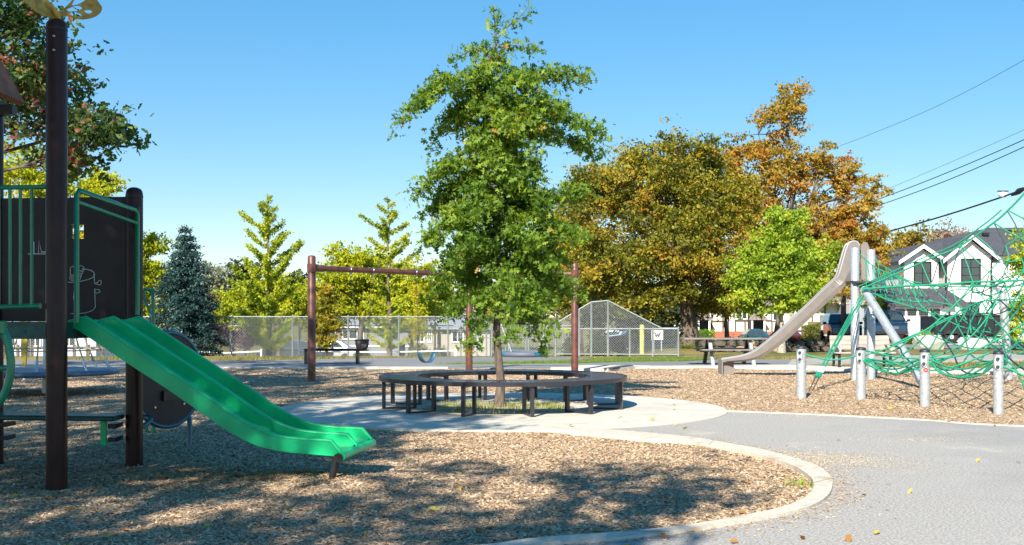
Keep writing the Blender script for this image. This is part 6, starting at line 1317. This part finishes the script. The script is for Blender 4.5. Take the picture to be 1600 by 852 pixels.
# ---- cars
M_tyre = mat("tyre_rubber", (.018, .018, .018), .85); M_rim = mat("wheel_rim", (.42, .43, .45), .35, .8); M_headl = mat("headlight_glass", (.55, .58, .60), .15, spec=.8); M_tail = mat("tail_light", (.35, .02, .02), .3)
def car(name, label, cat, loc, heading, L, W, H, col, suv=True, group=None):
    """body runs along local x (front at -x end turned by heading)"""
    pm = mat(name + "_paint_%d" % len(MATS), col, .28, .2, coat=1., spec=.5); t = thing(name, label, cat, (0, 0, 0), group)
    hb = H * .56; zc = H * .17
    if suv: body = [(-.5, .30), (-.495, .50), (-.44, .58), (-.24, .64), (-.17, .66), (.47, .66), (.5, .55), (.49, .26), (.45, .18), (-.45, .18), (-.49, .22)]; cab = [(-.24, .645), (-.12, .97), (-.04, 1.), (.38, .99), (.44, .93), (.47, .655)]
    else: body = [(-.5, .32), (-.49, .48), (-.44, .55), (-.22, .62), (.38, .64), (.47, .62), (.5, .5), (.49, .26), (.45, .16), (-.45, .16), (-.49, .22)]; cab = [(-.24, .615), (-.08, .95), (0, 1.), (.16, .99), (.24, .93), (.40, .635)]
    def loft(prof, wf, m, nm, par, inset=None):
        vs = []; n = len(prof)
        for sy, k in ((-1, .93), (-1, 1.), (1, 1.), (1, .93)):
            for (x, z) in prof:
                hw_ = W / 2 * wf(x, z); xx = x * L; 
                if k < 1: cxm = sum(p[0] for p in prof) / n; czm = sum(p[1] for p in prof) / n; xx = (cxm + (x - cxm) * .985) * L; zz = (czm + (z - czm) * .97) * H; vs.append((xx, sy * hw_, zz))
                else: vs.append((xx, sy * (hw_ - .05), z * H))
        fs = [tuple(range(n)), tuple(range(3 * n, 4 * n))[::-1]]
        for r_ in range(3): fs += [(r_ * n + k, r_ * n + (k + 1) % n, (r_ + 1) * n + (k + 1) % n, (r_ + 1) * n + k) for k in range(n)]
        mb = MB(); mb.add(vs, fs, False); return mb.obj(nm, m, par, (0, 0, 0), bevel=.012)
    bo = loft(body, lambda x, z: 1 - .10 * max(0, abs(x) - .38) / .12 - .03 * max(0, z - .5), pm, "body", t)
    ca = loft(cab, lambda x, z: .93 - .22 * max(0, z - .64) / .36, pm, "cabin", t)
    # glass panes set a little proud of the cabin
    def pane(pts, nm="window"): mb = MB(); mb.add(pts, [tuple(range(len(pts)))]); o = mb.obj(nm, M_glass, t, (0, 0, 0)); so = o.modifiers.new("thickness", 'SOLIDIFY'); so.thickness = .012; so.offset = 0; return o
    wf = lambda z: W / 2 * (.93 - .22 * max(0, z - .64) / .36)
    (xa, za), (xb, zb) = cab[0], cab[1]; za += .03; zb -= .035; fx = lambda z: (cab[0][0] + (cab[1][0] - cab[0][0]) * (z - cab[0][1]) / (cab[1][1] - cab[0][1])) * L - .015
    pane([(fx(za), -wf(za) + .09, za * H), (fx(za), wf(za) - .09, za * H), (fx(zb), wf(zb) - .09, zb * H), (fx(zb), -wf(zb) + .09, zb * H)], "windscreen")
    for s in (-1, 1):
        z1, z2 = cab[0][1] + .045, .93; x0 = cab[0][0] + .05; xe = .42 if suv else .30; xr = xe - (.03 if suv else .12); xs0 = x0 + .09
        n_ = 3 if suv else 2
        for k in range(n_):
            fa, fb_ = k / n_ + .015, (k + 1) / n_ - .015; lo = lambda f: x0 + (xe - x0) * f; hi = lambda f: xs0 + (xr - xs0) * f
            pane([(lo(fa) * L, s * (wf(z1) + .006), z1 * H), (lo(fb_) * L, s * (wf(z1) + .006), z1 * H), (hi(fb_) * L, s * (wf(z2) + .006), z2 * H), (hi(fa) * L, s * (wf(z2) + .006), z2 * H)], "side_window")
        for wx in (-.31, .31):
            R_ = H * .20; mb = MB(); mb.lathe((wx * L, s * (W / 2 - .10), R_), [(R_ * .6, -.11), (R_ * .93, -.11), (R_, -.08), (R_, .08), (R_ * .93, .11), (R_ * .6, .11)], 24, axis='Y'); wo = mb.obj("wheel", M_tyre, t, (0, 0, 0))
            mb = MB(); mb.lathe((wx * L, s * (W / 2 - .09), R_), [(0, s * .085), (R_ * .2, s * .10), (R_ * .62, s * .09), (R_ * .62, -.05)], 16, axis='Y'); mb.obj("rim", M_rim, wo, (0, 0, 0))
        mb = MB(); mb.box((-.465 * L, s * W * .36, H * .47), (.16, W * .2, H * .075)); mb.obj("headlight", M_headl, t, (0, 0, 0), bevel=.02)
        mb = MB(); mb.box((.485 * L, s * W * .40, H * .5), (.10, W * .1, H * .12)); mb.obj("tail_light", M_tail, t, (0, 0, 0), bevel=.01)
        mb = MB(); mb.box((-.17 * L, s * (W / 2 + .09), H * .66), (.12, .2, .14)); mb.obj("mirror", M_black, t, (0, 0, 0), bevel=.03)
    mb = MB(); mb.box((-.497 * L, 0, H * .42), (.05, W * .5, H * .10)); gr_ = mb.obj("grille", M_black, t, (0, 0, 0), bevel=.01)
    for z in (.39, .42, .45): mb = MB(); mb.box((-.503 * L - .012, 0, H * z), (.012, W * .44, .02)); mb.obj("grille_bar", M_rim, gr_, (0, 0, 0))
    mb = MB(); mb.box((-.49 * L, 0, H * .25), (.12, W * .8, H * .07)); mb.obj("bumper", M_black, t, (0, 0, 0), bevel=.02)
    t.location = loc; t.rotation_euler = (0, 0, heading); WL[t.name] = Vector(loc); return t
car("blue_car", "dark blue four wheel drive car parked facing the viewer before the white garage", "car", (X(1386, 59.5), 59.5, .10), R(90 - 14), 4.4, 1.85, 1.55, (.006, .026, .065))
car("dark_car", "dark car parked behind the left slide post, mostly hidden", "car", (X(1330, 62), 64, -.1), R(90 - 8), 4.6, 1.8, 1.6, (.02, .022, .03))
car("teal_car", "teal blue car behind the picnic table and the low stone wall", "car", (X(1174, 91), 91.0, -1.3), R(4), 3.4, 1.7, 1.62, (.01, .10, .15), False)
car("maroon_car", "maroon car half hidden by the metal slide", "car", (X(1222, 90), 90.0, -1.3), R(2), 3.6, 1.75, 1.7, (.12, .02, .03), False)
car("grey_sedan", "dark grey sedan behind the fence left of the first swing post", "car", (X(462, 70), 70, -1.6), R(6), 4.6, 1.8, 1.5, (.06, .075, .09), False)
car("silver_car", "small silver car in front of the grey bungalow", "car", (X(515, 79), 79, -1.85), R(0), 3.9, 1.7, 1.5, (.5, .52, .55), False)
car("white_car", "white car with slanted windscreen seen through the backstop", "car", (X(965, 80), 80, ghf(X(965, 80), 80)), R(70), 4.6, 1.9, 1.9, (.72, .74, .76), True)
car("black_pickup", "black vehicle in shade behind the backstop, right of the white car", "car", (X(1000, 70), 70, ghf(X(1000, 70), 70)), R(4), 4.6, 1.9, 1.8, (.03, .03, .035), True)
# ---- white motorhome
x0, x1 = X(1030, 72), X(1064, 72); g0 = ghf(X(1045, 72), 72)
mh = thing("white_motorhome", "white motorhome parked left of the half timbered house", "motorhome", (x0, 72, g0)); mb = MB(); mb.prism([(x0 - 2.6, 72, g0 + .4), (x1, 72, g0 + .4), (x1, 72, Z(505, 72)), (x0 - 1.2, 72, Z(503, 72)), (x0 - 2.2, 72, Z(512, 72))], (0, 0, 0), (0, 2.2, 0)); mb.obj("body", M_trimw, mh, bevel=.05)
window(mh, x0 - 1.0, x0 - .1, Z(520, 72), Z(511, 72), 71.97, 1, 1, M_black, .04); window(mh, x0 + .4, x0 + 1.1, Z(520, 72), Z(512, 72), 71.97, 1, 1, M_black, .04)
for wx in (-1.7, .9): mb = MB(); mb.lathe((x0 + wx, 72.0, g0 + .38), [(0, -.1), (.38, -.1), (.38, .12), (0, .12)], 20, axis='Y'); mb.obj("wheel", M_tyre, mh)
# ---- dump trailer
d = 53.5; x0, x1 = X(1461, d), X(1568, d); zb, zt = Z(523, d), Z(494, d); M_trl = mat("black_trailer_paint", (.014, .015, .02), .4, coat=.3)
tr = thing("dump_trailer", "black steel dump trailer parked before the white house", "trailer", (x0, d, 0))
box_part("side_panel", M_trl, tr, x0, x1, d, d + .06, zb, zt); box_part("side_panel", M_trl, tr, x0, x1, d + 1.9, d + 1.96, zb, zt); box_part("front_panel", M_trl, tr, x0, x0 + .06, d + .06, d + 1.9, zb, zt); box_part("tailgate", M_trl, tr, x1 - .06, x1, d + .06, d + 1.9, zb, zt); box_part("floor", M_trl, tr, x0 + .06, x1 - .06, d + .06, d + 1.9, zb, zb + .05)
for k in range(9): xx = x0 + (x1 - x0) * k / 8; box_part("rib", M_trl, tr, xx - .03, xx + .03, d - .06, d - .001, zb, zt)
box_part("top_rail", M_trl, tr, x0, x1, d - .08, d + .08, zt, zt + .07); box_part("chassis", M_black, tr, x0 + .1, x1 + .5, d + .1, d + 1.8, zb - .16, zb - .002)
for k in range(5): xx = x0 + .2 + (x1 - x0 - .4) * k / 4; box_part("reflector", M_tail if k % 2 else M_white, tr, xx - .12, xx + .12, d - .012, d - .002, zb - .06, zb - .02)
for px in (1487, 1512):
    mb = MB(); R_ = .33; mb.lathe((X(px, d), d + .1, R_ + .02), [(R_ * .55, -.12), (R_ * .95, -.12), (R_, -.08), (R_, .1), (R_ * .55, .1)], 24, axis='Y'); wo = mb.obj("wheel", M_tyre, tr)
    mb = MB(); mb.lathe((X(px, d), d + .1, R_ + .02), [(0, -.10), (R_ * .2, -.13), (R_ * .56, -.09), (R_ * .56, 0)], 16, axis='Y'); mb.obj("rim", M_trimw, wo)
mb = MB(); mb.prism([(X(px_, d), d - .02, Z(py_, d)) for px_, py_ in ((1475, 524), (1525, 524), (1525, 521.5), (1475, 521.5))], (0, 0, 0), (0, .3, 0)); mb.obj("mudguard", M_trl, tr)
# boulders
M_rock = mat("pale_boulder", (.46, .45, .42), .85, var=.22, vscale=3, bump=.8, bscale=6)
M_rock2 = mat("tan_stone", (.34, .27, .19), .9, var=.3, vscale=4, bump=.8, bscale=9); M_rock3 = mat("dark_stone", (.10, .085, .07), .9, var=.4, vscale=4, bump=.8, bscale=9)
def rock(name, c, rx, ry, rz, m, parent=None, seed=0, sub=2):
    r_ = random.Random(seed); bm = bmesh.new(); bmesh.ops.create_icosphere(bm, subdivisions=sub, radius=1)
    ax_ = [Vector((r_.gauss(0, 1), r_.gauss(0, 1), r_.gauss(0, 1))).normalized() for _ in range(9)]; of = [r_.uniform(.62, .9) for _ in range(9)]
    for v in bm.verts:
        for a, o in zip(ax_, of):
            k = v.co.dot(a)
            if k > o: v.co -= a * (k - o)
        v.co = Vector((v.co.x * rx, v.co.y * ry, v.co.z * rz)) + Vector((0, 0, rz * .55))
    me = bpy.data.meshes.new(name); bm.to_mesh(me); bm.free(); me.materials.append(m); return link(name, me, parent, c)
for (px, py, wpx, hpx, lab, sd_) in ((1452, 546, 56, 24, "large pale boulder below the front of the dump trailer", 3), (1519, 546, 50, 24, "pale boulder under the middle of the dump trailer, right of the larger one", 8), (1388, 549, 30, 13, "low tan boulder just right of the park bench", 12), (1590, 545, 40, 16, "low pale boulder at the right edge behind the net", 15)):
    x, y = G(px, py); tag(rock("boulder", (x, y, -.05), wpx * y / F / 2, .5, hpx * y / F / 1.45, M_rock if 'pale' in lab else M_rock2, None, sd_, 3), lab, "boulder", "boulders along the road")
# low stone wall behind the picnic table
sw = thing("stone_wall", "low dark stone wall with tan stones behind the picnic table", "wall", (X(1180, 42), 42, 0)); k = 0
for row in range(2):
    x = X(1092, 42); 
    while x < X(1312, 42):
        w_ = rnd.uniform(.28, .55); k += 1; m_ = M_rock2 if rnd.random() < .35 else M_rock3
        rock("stone", (x + w_ / 2, 42 + rnd.uniform(-.05, .08) + row * .1, .0 + row * .2 + rnd.uniform(-.02, .02)), w_ * .56, .26, .15 + rnd.uniform(0, .03), m_, sw, 100 + k, 1); x += w_
hedge("low_hedge", "dark low hedge on top of the stone wall", X(1095, 43), X(1310, 43), 42.6, 43.6, .1, Z(534, 43), 9000, 'dark', .09)
# bins
rb_ = thing("red_bin", "pale red bin between the blue car and the garage", "bin", (X(1408, 58), 58, 0)); box_part("body", mat("pale_red_plastic", (.52, .17, .15), .6), rb_, X(1402, 58), X(1413, 58), 58, 58.5, 0, Z(511, 58), .02); box_part("lid", mat("red_lid", (.4, .1, .09), .5), rb_, X(1401.5, 58), X(1413.5, 58), 57.96, 58.54, Z(511, 58) + .002, Z(509.8, 58), .01)
bb = thing("blue_barrel", "dark blue barrel standing behind the fence left of the belt swing", "barrel", (X(628, 55), 55, -1.3)); mb = MB(); mb.lathe((X(628, 55), 55, 0), [(.16, -1.35), (.17, -.7), (.16, Z(540, 55))], 18); mb.obj("drum", mat("dark_blue_plastic", (.01, .03, .15), .5), bb); mb = MB(); mb.lathe((X(628, 55), 55, Z(540, 55) + .002), [(.175, 0), (.175, .04), (.1, .06), (0, .065)], 18); mb.obj("lid", M_black, bb)
yp = thing("yellow_green_post", "yellow green padded post seen through the backstop", "post", (X(1003, 45), 45, ghf(X(1003, 45), 45))); mb = MB(); mb.lathe((X(1003, 45), 45, 0), [(.09, -.6), (.09, Z(508, 45)), (0, Z(507, 45))], 14); mb.obj("padding", mat("yellow_green_pad", (.40, .40, .10), .7, var=.2), yp)
mb = MB(); mb.lathe((X(1003, 45), 45, -.55), [(.2, 0), (.2, .05), (0, .06)], 14); mb.obj("base", M_conc, yp)
# ---- utility poles and wires
M_wire = mat("black_cable", (.012, .012, .014), .6); M_wpole = mat("wooden_pole", (.13, .10, .08), .9, var=.3, vscale=10, stretch=(1, 1, .1), bump=.4)
def upole(label, px, d, toppy):
    x, y, z = gb(px, d); t = thing("utility_pole", label, "utility pole", (x, y, z)); mb = MB(); mb.tube([(x, y, z - .2), (x, y, Z(toppy, d))], [.16, .11], 12); mb.obj("pole", M_wpole, t)
    mb = MB(); mb.bx(x - 1.1, x + 1.1, y - .20, y - .10, Z(toppy, d) - .6, Z(toppy, d) - .45); ca_ = mb.obj("crossarm", M_wpole, t)
    for k in (-1, -.5, .5, 1): mb = MB(); mb.lathe((x + k, y - .15, Z(toppy, d) - .45), [(.03, 0), (.06, .05), (.04, .12), (0, .15)], 8); mb.obj("insulator", M_trimw, ca_)
    return t
upole("wooden utility pole hidden inside the orange tree", 1318, 63, 330); upole("wooden utility pole just outside the right edge", 1690, 46, 160)
def wire(label, pts, r=.018):
    pts = [P(*p) for p in pts]; m_ = smooth_path(pts, 8); L_ = len(m_) - 1
    for i, p in enumerate(m_): p.z -= .25 * math.sin(math.pi * i / L_)
    mb = MB(); mb.tube(m_, r, 5); c = m_[0]; o = mb.obj("overhead_wire", M_wire, None, c); tag(o, label, "wire", "overhead wires")
wire("thick black cable sloping down from the right edge to the orange tree", [(1318, 378, 63), (1480, 328, 54.5), (1690, 262, 46)], .042)
wire("upper of the two thin wires that meet the orange tree top right", [(1318, 330, 63), (1480, 262, 54.5), (1690, 176, 46)], .022)
wire("lower of the two thin wires that meet the orange tree top right", [(1318, 338, 63), (1480, 274, 54.5), (1690, 186, 46)], .022)
wire("faint highest wire crossing the sky at the upper right", [(1250, 250, 63), (1460, 160, 54.5), (1690, 40, 46)], .010)
wire("faint wire just above the pair at the right", [(1318, 322, 63), (1480, 248, 54.5), (1690, 160, 46)], .009)
wire("dark wire slanting behind the tall brown post on the left", [(-60, 140, 44), (20, 183, 45), (95, 226, 46)], .016)
wire("second dark wire slanting behind the tall brown post on the left", [(-60, 150, 44), (20, 193, 45), (95, 238, 46)], .012)
sb = thing("splice_box", "white cable box hanging on the thick cable at the upper right", "cable box", P(1567, 304, 50.7)); p = P(1567, 303, 50.7)
mb = MB(); mb.lathe(p, [(.0, -.17), (.14, -.15), (.19, -.05), (.19, .04), (.13, .07), (0, .08)], 16); mb.obj("housing", M_trimw, sb); mb = MB(); mb.box(p + Vector((0, 0, .12)), (.5, .05, .05)); mb.box(p + Vector((-.12, 0, .09)), (.04, .04, .1)); mb.box(p + Vector((.12, 0, .09)), (.04, .04, .1)); mb.obj("bracket", M_black, sb)
mb = MB(); mb.tube([P(1580, 306, 50), P(1588, 302, 49.8), P(1592, 299, 49.6), P(1600, 295, 49.4)], [.03, .10, .14, .08], 8); sbk = mb.obj("cable_splice", M_black, None, P(1592, 299, 49.6)); tag(sbk, "black cable splice at the right edge beside the white box", "cable splice")
